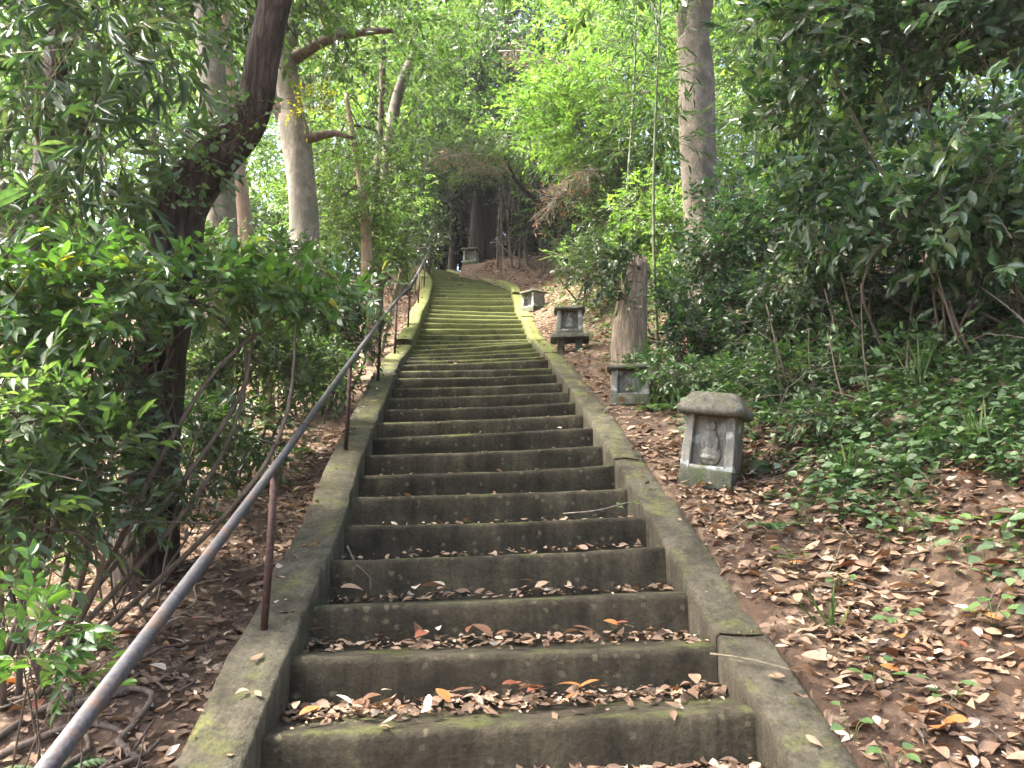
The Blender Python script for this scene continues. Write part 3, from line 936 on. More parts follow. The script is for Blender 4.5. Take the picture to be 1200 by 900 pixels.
def tree(name, label, cat, path, radii, bark, blobs, leafm, nspr, seed, group=None, n=14, rough=.12, ridges=0, step=.1, limbs=6, limb_from=.5,
         limb_r=.3, **fk):
    rng = np.random.default_rng(seed)
    P = np.asarray(path, float)
    t = thing(name, label, cat, P[0], group)
    mb = MB()
    tube(mb, P, radii, n, step, rough, ridges, seed)
    tr = part('trunk', mb, bark, t)
    if blobs:
        tw = MB(); lf = MB()
        A = catmull(np.column_stack([P, fit_r(radii, len(P))]), .15)
        order = list(range(len(blobs))); rng.shuffle(order)
        for j in range(limbs):
            b = blobs[order[j % len(blobs)]]
            end = np.array(b[:3]) + rng.normal(size=3) * np.array(b[3:6]) * .35
            k = int(len(A) * (limb_from + (1 - limb_from) * rng.random())); k = min(k, len(A) - 1)
            st = A[k, :3]; r0 = A[k, 3] * (limb_r + .25 * rng.random())
            L = limb_paths(rng, st, end)
            tube(tw, L, [r0, r0 * .6, r0 * .2], 6, .3, .08, 0, seed + j)
            C = catmull(L, .2)
            for q in range(5):
                s = C[int(len(C) * (.45 + .5 * rng.random())) - 1]
                e2 = s + rng.normal(size=3) * np.array(b[3:6]) * .45
                tube(tw, limb_paths(rng, s, e2, .05), [r0 * .3, r0 * .2, r0 * .07], 4, .35, .0)
        foliage(lf, tw, blobs, nspr, seed=seed, **fk)
        part('branches', tw, M['bark_thin'] if bark is not M['bark_dark'] else bark, t)
        part('crown', lf, leafm, t)['kind'] = 'stuff'
    return t

def px_path(base, pts):
    return [base - np.array([0, 0, .25])] + [at(*p) for p in pts]

# dark bent tree, left
b = onground(168, 4.7)
T_bent = tree('bent_tree', 'dark furrowed tree whose trunk bends sharply beside the handrail', 'tree',
     px_path(b, [(178, 500, 4.7), (190, 380, 4.68), (205, 290, 4.66), (212, 240, 4.64), (236, 205, 4.60), (272, 165, 4.56), (296, 122, 4.52), (307, 70, 4.5), (320, 10, 4.5), (342, -80, 4.5), (380, -220, 4.6), (390, -380, 4.7)]),
     [.19, .155, .145, .14, .145, .14, .125, .115, .108, .105, .10, .09, .06], M['bark_dark'],
     [(-.6, 5.4, 7.1, 1.5, 1.4, .6), (-1.9, 5.2, 6.6, 1.1, 1.1, .5), (.5, 6.2, 7.2, 1.6, 1.4, .6), (.3, 4.4, 6.9, 1.2, 1.2, .5), (-2.5, 3.3, 7.0, 1.9, 1.6, .6, 2.2), (-2.0, 2.2, 6.8, 1.6, 1.2, .5, 2.2), (-3.6, 3.6, 7.6, 1.3, 1.3, .5, 1.6), (-4.9, 2.3, 7.2, 1.5, 1.1, .5, 2.0)], M['leaf_mid'], 2000, 21,  # includes out-of-view crown lobes added to keep sun off the near kerbs
     n=26, rough=.16, ridges=13, step=.05, limbs=9, limb_from=.82, per=9, twig=.4, size=.12, gap=.30)
# ivy on the bend
lf = MB(); tw = MB()
iv = [tuple(at(225, 205, 4.5)) + (.17, .12, .13), tuple(at(262, 160, 4.45)) + (.15, .1, .12), tuple(at(205, 225, 4.45)) + (.12, .1, .10), tuple(at(285, 130, 4.4)) + (.12, .1, .08), tuple(at(190, 300, 4.45)) + (.08, .08, .2)]
foliage(lf, tw, iv, 95, per=6, twig=.16, size=.05, aspect=.62, fine=True, gap=0, seed=77, tone=(.6, .2), up=.5, spread=.6)
o = part('creeper_stem', tw, M['stick'], T_bent); o['kind'] = 'stuff'; o2 = part('creeper', lf, M['leaf_ivy'], T_bent)
# hanging dead vines and aerial roots on the lower trunk
mb = MB(); rg = np.random.default_rng(5)
for q in range(46):
    a = at(110 + rg.random() * 95, 350 + rg.random() * 90, 4.45 + rg.random() * .2)
    e = at(115 + rg.random() * 110, 520 + rg.random() * 70, 4.35 + rg.random() * .35)
    m_ = (a + e) / 2 + rg.normal(size=3) * .07
    tube(mb, [a, m_, e], [.006, .007, .005], 4, .12)
part('hanging_vines', mb, M['stick'], T_bent)

# pale straight trunks behind it
tree('grey_tree', 'straight pale grey trunk rising behind the bent dark tree', 'tree',
     px_path(onground(246, 7.3), [(247, 470, 7.3), (253, 380, 7.3), (256, 300, 7.3), (256, 220, 7.3), (250, 120, 7.4), (243, 30, 7.5), (232, -120, 7.6), (225, -300, 7.8)]),
     [.22, .20, .175, .165, .16, .155, .14, .13, .11, .07], M['bark_grey'],
     [(-3.6, 7.6, 8.6, 1.8, 1.8, 1.2), (-2.4, 8.4, 9.3, 1.6, 1.6, 1.1), (-4.6, 8.2, 7.6, 1.4, 1.4, .9)], M['leaf_mid'], 800, 31, limbs=7, limb_from=.7, per=8, twig=.4, size=.11, gap=.4)
tree('slim_tree', 'slim pinkish leaning trunk close beside the straight grey one', 'tree',
     px_path(onground(312, 8.0), [(309, 440, 8.0), (300, 380, 8.0), (291, 320, 8.0), (284, 250, 8.0), (277, 195, 8.0), (268, 100, 8.0), (262, -40, 8.1), (258, -240, 8.2)]),
     [.12, .105, .10, .098, .096, .092, .085, .075, .05, .03], M['bark_pink'],
     [(-3.1, 8.0, 7.9, 1.3, 1.3, .9), (-2.4, 8.8, 8.7, 1.2, 1.2, .8), (-1.2, 7.4, 8.1, 1.5, 1.2, .55), (-.6, 8.2, 8.9, 1.3, 1.2, .5)], M['leaf_mid'], 900, 33, limbs=5, limb_from=.75, per=8, twig=.4, size=.10, gap=.4)  # unseen crown lobes nearest the stairs added against sun flecks on the left litter
T_pale = tree('forked_tree', 'thick pale trunk with a knot where it forks into two limbs', 'tree',
     px_path(onground(362, 9.6), [(360, 360, 9.6), (357, 280, 9.6), (353, 210, 9.6), (348, 160, 9.6), (342, 130, 9.6), (337, 60, 9.6), (352, -20, 9.7), (360, -150, 9.9), (350, -300, 10.0)]),
     [.24, .20, .18, .175, .185, .20, .14, .12, .10, .08, .05], M['bark_grey'],
     [(-2.6, 10.2, 8.2, 1.5, 1.6, .9), (-1.7, 10.6, 9.2, 1.6, 1.6, 1.0), (-3.6, 10.4, 9.2, 1.4, 1.4, .9)], M['leaf_mid'], 900, 35, n=18, rough=.14, limbs=8, limb_from=.72, per=8, twig=.4, size=.10, gap=.42)
mb = MB()
tube(mb, [at(346, 150, 9.58), at(330, 128, 9.6), at(312, 100, 9.6), at(298, 40, 9.6), at(290, -60, 9.6)], [.13, .13, .11, .09, .06], 12, .1, .12, 0, 4)
tube(mb, [at(352, 165, 9.55), at(372, 160, 9.5), at(392, 156, 9.45), at(414, 162, 9.3)], [.08, .06, .045, .02], 8, .1, .1, 0, 6)
tube(mb, [at(342, 70, 9.6), at(380, 48, 9.3), at(425, 38, 9.0), at(460, 36, 8.8)], [.09, .065, .05, .03], 8, .1, .1, 0, 9)
part('limb', mb, M['bark_thin'], T_pale)
lf = MB(); tw = MB()
foliage(lf, tw, [tuple(at(352, 118, 9.3)) + (.28, .2, .22), tuple(at(378, 120, 9.3)) + (.22, .2, .2)], 42, per=7, twig=.2, size=.06, aspect=.5, gap=0, seed=91, tone=(.6, .25))
part('yellow_leaves', lf, M['leaf_yellow'], T_pale); part('twigs', tw, M['bark_thin'], T_pale)

# far-left dark trunk with sasa leaves
tree('ivied_tree', 'black shaded trunk at the wood edge behind drooping bamboo leaves', 'tree',
     px_path(onground(30, 5.4), [(42, 420, 5.4), (50, 300, 5.4), (56, 200, 5.4), (62, 120, 5.4), (72, 40, 5.4), (84, -60, 5.4), (92, -220, 5.5)]),
     [.16, .13, .12, .115, .11, .11, .10, .09, .06], M['bark_dark'],
     [(-3.3, 5.4, 5.9, 1.2, 1.2, .8), (-2.6, 6.2, 6.5, 1.2, 1.2, .8)], M['leaf_dark'], 500, 37, limbs=5, limb_from=.8, per=9, twig=.4, size=.11, n=18, rough=.15, ridges=9, gap=.4)

# two thin leaning stems, left of the stair top
tree('leaning_tree', 'thin brown stem leaning right above the upper handrail', 'tree',
     px_path(onground(440, 13.2), [(446, 260, 13.2), (455, 170, 13.2), (464, 120, 13.2), (478, 80, 13.2), (500, 42, 13.2), (522, 8, 13.2), (540, -60, 13.2), (560, -160, 13.2)]),
     [.12, .11, .10, .095, .09, .08, .075, .07, .055, .03], M['bark_right'],
     [(-1.2, 13.4, 10.0, 1.5, 1.5, .8), (-.4, 13.2, 10.9, 1.5, 1.5, .9)], M['leaf_mid'], 500, 41, limbs=6, limb_from=.6, per=8, twig=.35, size=.09, gap=.45)
tree('straight_sapling', 'dark pole-straight sapling next to the thin leaning stem', 'tree',
     px_path(onground(428, 12.4), [(438, 250, 12.4), (446, 145, 12.4), (449, 60, 12.4), (450, -40, 12.4), (449, -180, 12.4)]),
     [.07, .065, .06, .055, .05, .04, .02], M['bark_thin'],
     [(-2.0, 12.4, 9.6, 1.1, 1.1, .8)], M['leaf_mid'], 260, 43, limbs=4, limb_from=.7, per=8, twig=.35, size=.09, gap=.42)
tree('short_pale_tree', 'short pale trunk under bright leaves beside the middle handrail posts', 'tree',
     px_path(onground(430, 11.2), [(430, 300, 11.2), (428, 262, 11.2), (424, 215, 11.2), (415, 170, 11.2), (405, 110, 11.2)]),
     [.10, .085, .08, .075, .065, .05, .03], M['bark_pink'],
     [tuple(at(425, 225, 11.0)) + (.75, .7, .45), tuple(at(385, 200, 11.2)) + (.7, .7, .5), tuple(at(455, 180, 11.4)) + (.7, .7, .4), tuple(at(400, 270, 11.0)) + (.6, .6, .35)], M['leaf_mid'], 850, 45,
     limbs=8, limb_from=.5, per=8, twig=.26, size=.075, gap=.36, gf=2.2, tone=(.62, .25))

# right: big trunk, bamboo, stump
T_right = tree('tall_tree', 'tall brown-grey tree with a scarred trunk behind the dead stump', 'tree',
     px_path(onground(834, 9.6), [(832, 400, 9.6), (828, 300, 9.6), (822, 230, 9.6), (818, 160, 9.6), (816, 90, 9.6), (812, 40, 9.6), (822, -20, 9.6), (840, -130, 9.6), (850, -300, 9.8), (840, -480, 10)]),
     [.32, .27, .25, .245, .24, .235, .225, .21, .20, .18, .13, .07], M['bark_right'],
     [(2.8, 9.4, 10.4, 2.2, 2.2, 1.1), (1.2, 9.0, 10.2, 1.9, 2.0, .9), (4.6, 9.8, 9.8, 2.0, 2.0, 1.0), (2.6, 11.4, 10.8, 2.0, 2.0, 1.0), (2.9, 7.2, 9.4, 1.8, 1.6, .8)], M['leaf_mid'], 1900, 51, n=22, rough=.09, step=.08,
     limbs=12, limb_from=.8, per=9, twig=.45, size=.12, gap=.36)
mb = MB()
tube(mb, [at(812, 60, 9.5), at(800, 35, 9.5), at(803, 5, 9.5), at(822, -25, 9.5)], [.05, .075, .07, .04], 10, .06, .2, 0, 3)
part('burl', mb, M['bark_right'], T_right)

def bamboo(u0, v0, u1, v1, D, r, label, seed, n_leaf=160, blobpx=None):
    b = onground(u0, D); top = at(u1, v1, D)
    t = thing('bamboo', label, 'bamboo', b, None)
    mb = MB(); nodes = 15
    P = []; rr = []
    for q in range(nodes):
        f = q / (nodes - 1); p = (b - [0, 0, .15]) * (1 - f) + top * f + np.array([.07 * math.sin(f * 4.2 + seed), .05 * math.sin(f * 3 + seed), 0])
        P += [p - [0, 0, .012], p, p + [0, 0, .012]]; k = r * (1 - .55 * f); rr += [k, k * 1.22, k]
    tube(mb, P, rr, 8); part('stem', mb, M['bamboo'], t)
    lf = MB(); tw = MB()
    bl = blobpx or [tuple(b * (1 - f) + top * f) + (.5, .5, .5) for f in (.5, .65, .8, .95)]
    foliage(lf, tw, bl, n_leaf, per=7, twig=.35, size=.15, aspect=.15, gap=.2, seed=seed, droop=.6, spread=.5, angle=35)
    part('branches', tw, M['bamboo'], t); part('leaves', lf, M['leaf_bamboo'], t)
    return t
bamboo(773, 300, 768, -60, 8.8, .022, 'single thin bamboo stem standing beside the dead stump', 60, 120)
bamboo(733, 330, 742, -30, 12.2, .03, 'pale bamboo stem behind the shrine raised on legs', 61, 120)
bamboo(880, 300, 885, -120, 11.5, .03, 'bamboo with bright drooping leaves between tall tree and glossy shrub', 62, 420,
       [tuple(at(880, 40, 11.5)) + (.9, .8, .9), tuple(at(865, 120, 11.3)) + (.7, .6, .7), tuple(at(900, -60, 11.5)) + (.9, .8, .8)])
bamboo(905, 300, 915, -120, 12.4, .03, 'bamboo further back, half hidden by the glossy shrub', 63, 300,
       [tuple(at(915, 30, 12.4)) + (.9, .8, .9), tuple(at(900, 140, 12.4)) + (.8, .6, .8)])

# dead split stump
b = onground(738, 8.0)
t = thing('tree_stump', 'split weathered dead stump with dark creeper on its broken top', 'stump', b)
mb = MB()
Pst = [b - [0, 0, .2], at(737, 415, 8.0), at(738, 380, 8.0), at(742, 345, 8.0), at(747, 318, 8.0), at(751, 306, 8.0)]
tube(mb, Pst, [.21, .185, .17, .145, .115, .08], 32, .05, .10, 15, 8)
part('trunk', mb, M['stump'], t)
mb = MB(); rg = np.random.default_rng(4)
for q in range(7):
    a = at(743 + q * 2.6, 318, 7.9 + rg.random() * .2)
    tube(mb, [a, a + np.array([rg.normal() * .01, 0, .08 + rg.random() * .12])], [.03, .006], 5)
part('splinters', mb, M['stump'], t)
lf = MB(); tw = MB()
foliage(lf, tw, [tuple(at(728, 306, 7.85)) + (.16, .14, .11), tuple(at(720, 330, 7.8)) + (.09, .10, .15), tuple(at(738, 297, 7.9)) + (.12, .12, .06), tuple(at(735, 352, 7.75)) + (.10, .06, .04)], 75, per=7, twig=.17, size=.065, aspect=.6, gap=0, seed=93, tone=(.35, .2))
part('creeper', lf, M['leaf_dark'], t); part('creeper_stem', tw, M['stick'], t)['kind'] = 'stuff'

# cedars beyond the top step
rg = np.random.default_rng(12)
CED = [(530, 25.5, .14, 'slim cedar trunk in the deep shade left of the dim shrine'), (557, 25.0, .24, 'thick cedar trunk right beside the dim shrine'), (573, 25.4, .24, 'twin cedar trunk close against its thick neighbour'),
       (600, 26.4, .13, 'slender cedar trunk right of the twin cedars'), (478, 26.0, .18, 'cedar trunk left of the vanishing handrail'), (642, 27.0, .16, 'cedar trunk half hidden by dry canes'), (452, 28.5, .2, 'cedar trunk far back left of the stair top'),
       (672, 25.8, .16, 'cedar trunk behind the brown dead boughs'), (518, 29.0, .2, 'farthest cedar trunk in the dark gap'), (700, 27.5, .2, 'cedar trunk beyond the slope shrubs')]
for q, (u, D, r, lab) in enumerate(CED):
    b = onground(u, D)
    lean = np.array([rg.normal() * .25, rg.normal() * .2, 0])
    hgt = 12 + rg.random() * 3
    path = [b - [0, 0, .2]] + [b + lean * f + [0, 0, hgt * f] for f in (.15, .4, .7, 1.0)]
    bl = [tuple(b + lean * f + [rg.normal() * .4, rg.normal() * .4, hgt * f]) + (2.3 * (1.15 - f * .7),) * 2 + (.85,) for f in (.26, .36, .46, .56, .68, .80, .92)]
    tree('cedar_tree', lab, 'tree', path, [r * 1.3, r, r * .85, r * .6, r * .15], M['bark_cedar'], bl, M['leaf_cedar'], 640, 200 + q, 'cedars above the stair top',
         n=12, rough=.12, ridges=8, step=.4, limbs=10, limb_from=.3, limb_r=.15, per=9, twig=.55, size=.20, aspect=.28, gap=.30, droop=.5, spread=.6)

# low dark boughs that close the tunnel
# dry canes hanging / standing right of the stair top
rg = np.random.default_rng(44)
for q in range(34):
    u = 580 + q * 3.7 + rg.normal() * 2; D = 20.5 + rg.random() * 3.5
    b = onground(u, D)
    top = b + np.array([rg.normal() * .35, rg.normal() * .3, 2.2 + rg.random() * 1.6])
    mb = MB(); r = .016 + rg.random() * .022
    tube(mb, [b - [0, 0, .1], (b + top) / 2 + rg.normal(size=3) * .1, top], [r, r * .85, r * .4], 6, .3, .1)
    o = link('dry_cane', mb.mesh('dry_cane', b), M['dim_cane']); o.location = b
    tag(o, 'bare dry cane standing in the thicket right of the top steps', 'cane', 'dry canes in the thicket right of the top steps')

# dead brown boughs
def dead_bough(p0, p1, n, seed, label, L=.5):
    rg = np.random.default_rng(seed); p0 = np.array(p0); p1 = np.array(p1)
    t = thing('dead_bough', label, 'branch', p0)
    mb = MB()
    ax = p1 - p0
    tube(mb, [p0, p0 * .7 + p1 * .3 + np.array([0, 0, .22]) + rg.normal(size=3) * .08, p0 * .35 + p1 * .65 + np.array([0, 0, .2]) + rg.normal(size=3) * .08, p1 - np.array([0, 0, .15])], [.020, .015, .010, .004], 6, .1)
    A = []; B = []
    for q in range(n):
        f = rg.random(); s = p0 + ax * f
        s = s + np.array([0, 0, .2 * math.sin(math.pi * f)])
        e = s + norm(ax) * L * .5 + norm(rg.normal(size=3) + np.array([0, 0, -.7])) * L * (.4 + .6 * rg.random())
        A.append(s); B.append(e)
    A = np.array(A); B = np.array(B)
    twigs(mb, A, B, .006, .002)
    A2 = A[:, None] + (B - A)[:, None] * np.array([.4, .6, .8])[None, :, None]
    A2 = A2.reshape(-1, 3); B2 = A2 + rg.normal(size=A2.shape) * L * .22 - np.array([0, 0, .06])
    twigs(mb, A2, B2, .003, .0015)
    part('branch', mb, M['dead_wood'], t)
    lf = MB(); k = len(B2)
    leaves(lf, B2, rg.normal(size=(k, 3)) - [0, 0, .5], rg.normal(size=(k, 3)), .13, .03, rg.random(k))
    part('dry_needles', lf, M['dry'], t)
dead_bough(at(700, 200, 13.5), at(645, 242, 13.2), 60, 1, 'fallen brown conifer bough caught in the shrubs right of the stairs', .55)
dead_bough(at(585, 60, 17.5), at(700, 95, 16.5), 70, 2, 'bleached dead bough lying across the bright maple leaves', .7)
dead_bough(at(600, 205, 18.6), at(503, 182, 18.0), 75, 3, 'dry brown bough arching over the top of the stairs', .5)

# ------------------------------------------------------------------ big canopy trees behind and above (sunlit)
def bg_tree(u, D, H, blobs, leafm, nspr, seed, label, r=.2, name='maple_tree', bark='bark_right', **k):
    b = onground(u, D)
    top = np.mean([q[:3] for q in blobs], axis=0)
    path = [b - [0, 0, .2], b * .6 + np.array([top[0] * .4 + b[0] * 0 + 0, b[1] * .4, b[2] * .4 + .4 * (top[2] - b[2])]), top * .8 + b * .2, top + [0, 0, .6]]
    path[1] = b + (top - b) * np.array([.15, .15, .45])
    return tree(name, label, 'tree', path, [r * 1.2, r, r * .6, r * .2], M[bark], blobs, M[leafm], nspr, seed, 'trees in the wood beyond', limbs=12, limb_from=.45,
                step=.35, n=10, **k)
P = lambda u, v, D, rx, ry, rz, w=1.0: tuple(at(u, v, D)) + (rx, ry, rz, w)
bg_tree(742, 15.0, 6, [P(700, 120, 14.5, 1.6, 1.4, .6), P(640, 130, 15.0, 1.2, 1.2, .45), P(745, 80, 15, 1.5, 1.4, .6), P(690, 165, 14, 1.2, 1.2, .4), P(770, 150, 14.5, 1.1, 1.2, .6), P(720, 30, 15.5, 1.6, 1.4, .6), P(650, 90, 15.5, 1.0, 1, .4)],
        'leaf_bright', 1700, 71, 'maple with bright backlit leaves reaching over the upper stairs', .13, per=9, twig=.42, size=.12, aspect=.40, gap=.38, gf=1.2, up=1.1, spread=.25, droop=.2)
bg_tree(815, 18, 7, [P(760, 40, 19, 2.2, 1.8, 1.2), P(830, 60, 18, 2.0, 1.8, 1.4), P(700, -10, 20, 2.2, 1.8, 1.1), P(880, 0, 18, 2.2, 1.8, 1.3), P(800, 150, 17, 1.7, 1.6, 1.0)],
        'leaf_bright', 1800, 72, 'yellow-green tree glowing behind the tall brown-grey trunk', .16, per=8, twig=.5, size=.17, aspect=.42, gap=.36)
bg_tree(622, 27.5, 8, [P(545, 90, 22, 1.6, 1.6, 1.3), P(520, 130, 21.5, 1.3, 1.4, .9), P(580, 60, 22, 1.3, 1.4, 1.0), P(560, 150, 20.5, 1.4, 1.4, .6), P(610, 150, 20.5, 1.2, 1.4, .5)],
        'leaf_dark', 1700, 73, 'dark dense evergreen standing over the head of the stairs', .2, 'evergreen_tree', 'bark_cedar', per=9, twig=.45, size=.15, aspect=.42, gap=.34)
bg_tree(668, 19.8, 8, [P(570, 172, 18.5, 1.3, 1.1, .32), P(620, 170, 18, 1.1, 1.0, .38), P(518, 180, 18.8, .9, .8, .26), P(665, 185, 17.5, .9, .9, .4), P(560, 195, 20, 1.6, 1.0, .3)],
        'leaf_mid', 1000, 74, 'spreading tree whose low boughs roof the dark stair top', .08, 'spreading_tree', 'bark_cedar', per=8, twig=.35, size=.10, gap=.34, tone=(.7, .25))
bg_tree(470, 19, 8, [P(480, 110, 19, 1.6, 1.4, 1.1), P(430, 60, 18, 1.7, 1.6, 1.1), P(500, 30, 20, 1.6, 1.5, .9), P(410, 150, 17, 1.3, 1.3, .9)],
        'leaf_bright', 1300, 75, 'leafy tree behind the thin leaning stem', .14, 'woodland_tree', per=8, twig=.45, size=.13, gap=.42, tone=(.65, .25))
bg_tree(620, 27, 10, [P(620, 40, 27, 2.6, 2, 1.6), P(560, 10, 28, 2.4, 2, 1.4), P(690, 10, 27, 2.6, 2, 1.5), P(640, 110, 26, 2.0, 1.8, 1.1)],
        'leaf_bright', 1500, 76, 'pale green tree far up the slope behind the dark evergreen', .2, 'woodland_tree', per=8, twig=.6, size=.19, gap=.40)
bg_tree(380, 22, 10, [P(370, 110, 22, 2.4, 2, 1.6), P(300, 60, 21, 2.4, 2, 1.6), P(430, 20, 23, 2.2, 2, 1.4), P(330, 0, 21, 2.2, 2, 1.3), P(360, 190, 20, 2.0, 1.8, 1.2)],
        'leaf_mid', 1800, 77, 'woodland tree filling the gap behind the thick forked trunk', .2, 'woodland_tree', per=8, twig=.55, size=.17, gap=.40, tone=(.65, .25))
bg_tree(180, 17, 10, [P(170, 100, 16, 2.2, 1.8, 1.5), P(100, 40, 15, 2.2, 1.8, 1.5), P(220, 20, 17, 2.2, 1.8, 1.3), P(150, 190, 15, 1.9, 1.6, 1.0), P(240, 160, 15, 1.4, 1.4, 1.0)],
        'leaf_bright', 1500, 78, 'light green tree behind the drooping bamboo leaves', .18, 'woodland_tree', per=8, twig=.5, size=.15, gap=.44, tone=(.4, .3))
bg_tree(20, 13, 10, [P(20, 130, 12, 2.0, 1.8, 1.6), P(-60, 50, 12, 2.0, 1.8, 1.5), P(60, 250, 12, 1.8, 1.6, 1.1), P(-40, 260, 12, 1.8, 1.6, 1.2)],
        'leaf_mid', 1300, 79, 'shady tree deep in the wood beyond the black trunk', .18, 'woodland_tree', per=8, twig=.45, size=.13, gap=.36)
bg_tree(960, 14, 8, [P(950, 80, 13.5, 2.0, 1.8, 1.5), P(1030, 150, 13, 2.0, 1.8, 1.3), P(900, 190, 14, 1.6, 1.6, 1.2), P(1010, 20, 14, 2.2, 1.8, 1.3), P(930, 260, 12.5, 1.5, 1.4, .8)],
        'leaf_bright', 1700, 80, 'bright leafy tree showing through gaps in the glossy shrub', .15, 'woodland_tree', per=8, twig=.45, size=.14, gap=.36, tone=(.55, .3))
bg_tree(1160, 12, 8, [P(1150, 130, 11.5, 2.0, 1.8, 1.4), P(1230, 40, 11, 2.0, 1.8, 1.4), P(1100, 240, 11, 1.7, 1.6, 1.0), P(1220, 240, 10.5, 1.7, 1.6, 1.1)],
        'leaf_mid', 1500, 81, 'green tree on the bank beyond the glossy shrub', .15, 'woodland_tree', per=8, twig=.45, size=.13, gap=.34, tone=(.65, .25))
bg_tree(890, 30, 12, [P(900, 60, 30, 4, 3, 2.6), P(1050, 40, 30, 4, 3, 2.6), P(760, 40, 32, 4, 3, 2.4), P(980, 180, 28, 3.4, 3, 2.0)],
        'leaf_bright', 1800, 82, 'broad sunlit tree far off on the right slope', .3, 'woodland_tree', per=8, twig=.8, size=.30, gap=.36)
bg_tree(260, 32, 12, [P(250, 110, 31, 4, 3, 2.6), P(120, 100, 30, 4, 3, 2.6), P(380, 120, 32, 4, 3, 2.4), P(30, 160, 28, 4, 3, 2.6), P(300, 250, 28, 4, 3, 2.0)],
        'leaf_mid', 2000, 83, 'broad tree far off down the left slope', .3, 'woodland_tree', per=8, twig=.8, size=.28, gap=.40, tone=(.7, .25))

b = gp(4.9, 3.2)  # unseen tree added so its crown shades the near steps and kerbs
tree('added_shade_tree', 'unseen tree added on the right bank to shade the lower steps', 'tree', [b - [0, 0, .2], b + [-.3, .3, 2.4], b + [-1.4, 1.4, 4.4], b + [-3.0, 2.4, 5.4]], [.2, .16, .11, .05], M['bark_right'],
     [(1.9, 5.6, 7.4, 1.8, 1.5, .5), (.2, 5.6, 7.5, 1.7, 1.5, .5), (-1.0, 5.3, 7.3, 1.5, 1.4, .5), (.8, 3.8, 6.6, 1.5, 1.2, .4)], M['leaf_mid'], 400, 450,
     limbs=10, limb_from=.55, step=.3, n=10, per=8, twig=.5, size=.17, gap=.15)
# unseen trees added behind the camera to hold frontal skylight off the risers
for q, (x, y, lab) in enumerate([(-2.2, -9.5, 'unseen broad tree added facing the landing from below to cut skylight'), (3.2, -8.5, 'unseen broad tree added below the foot of the stairway to cut skylight'),
                                 (7.5, -5.0, 'unseen broad tree added at the lower right of the landing to cut skylight'), (8.5, .5, 'unseen broad tree added on the bank right of the landing to cut skylight')]):
    b = gp(x, y)
    bl = [(x, y, b[2] + 6.0, 2.6, 2.4, 1.6), (x + 1.6, y + .4, b[2] + 4.2, 2.0, 1.8, 1.3), (x - 1.6, y - .2, b[2] + 4.0, 2.0, 1.8, 1.3), (x, y - .8, b[2] + 2.4, 1.9, 1.6, 1.0)]
    tree('added_screen_tree', lab, 'tree', [b - [0, 0, .2], b + [.1, 0, 2.5], b + [0, .1, 5], b + [.2, 0, 7.4]], [.26, .2, .13, .04], M['bark_right'], bl, M['leaf_mid'], 560, 400 + q,
         'unseen trees added behind the landing', limbs=8, limb_from=.3, step=.4, n=10, per=8, twig=.7, size=.27, gap=.3)

# ------------------------------------------------------------------ shrubs and undergrowth
def shrub(name, label, base, blobs, leafm, nspr, seed, stems=7, r=.016, cat='shrub', group=None, stem_mat='bark_thin', base_r=.12, **k):
    rng = np.random.default_rng(seed)
    b = np.array(base)
    t = thing(name, label, cat, b, group)
    tw = MB(); lf = MB()
    for q in range(stems):
        e = np.array(blobs[q % len(blobs)][:3]) + rng.normal(size=3) * np.array(blobs[q % len(blobs)][3:6]) * .4
        s = b + np.array([rng.normal() * base_r, rng.normal() * base_r, 0]); s[2] = float(ground(s[0], s[1])) - .06
        L = limb_paths(rng, s, e, .06)
        tube(tw, L, [r, r * .75, r * .25], 6, .15, .06, 0, q)
        C = catmull(L, .1)
        for _ in range(4):
            s2 = C[int(len(C) * (.4 + .55 * rng.random())) - 1]
            e2 = s2 + rng.normal(size=3) * np.array(blobs[q % len(blobs)][3:6]) * .55
            tube(tw, limb_paths(rng, s2, e2, .05), [r * .4, r * .3, r * .12], 4, .2)
    foliage(lf, tw, blobs, nspr, seed=seed, ground_fn=ground, pick_to=(t, M[leafm]), **k)
    part('stems', tw, M[stem_mat], t)
    part('foliage', lf, M[leafm], t)['kind'] = 'stuff'
    return t

# left glossy shrub in front
shrub('glossy_shrub', 'bright green glossy shrub spreading over the bank left of the handrail', onground(40, 4.1),
      [P(60, 335, 3.9, .42, .4, .16), P(170, 330, 4.1, .42, .4, .16), P(260, 340, 4.2, .36, .35, .13), P(345, 350, 4.5, .34, .3, .11), P(-20, 380, 3.8, .4, .4, .25), P(110, 385, 3.9, .34, .3, .13), P(405, 345, 4.9, .25, .25, .08), P(110, 295, 4.2, .16, .16, .10, 1.5), P(305, 318, 4.5, .14, .16, .08, 1.5), P(30, 410, 3.8, .3, .3, .16)],
      'leaf_camellia', 450, 101, stems=10, pick=300, per=9, twig=.20, size=.085, aspect=.45, fine=True, gap=.36, gf=3.4, spread=.5, tone=(.5, .28))
shrub('shaded_shrub', 'shaded leafy shrub low on the left beneath the glossy one', onground(20, 3.6),
      [P(20, 480, 3.5, .35, .4, .25), P(70, 540, 3.5, .28, .3, .22), P(-40, 560, 3.3, .35, .4, .3), P(20, 600, 3.3, .3, .3, .2), P(100, 470, 3.9, .22, .3, .18)],
      'leaf_mid', 300, 102, stems=8, per=8, twig=.20, size=.085, aspect=.36, fine=True, gap=.3, gf=3, tone=(.5, .25))
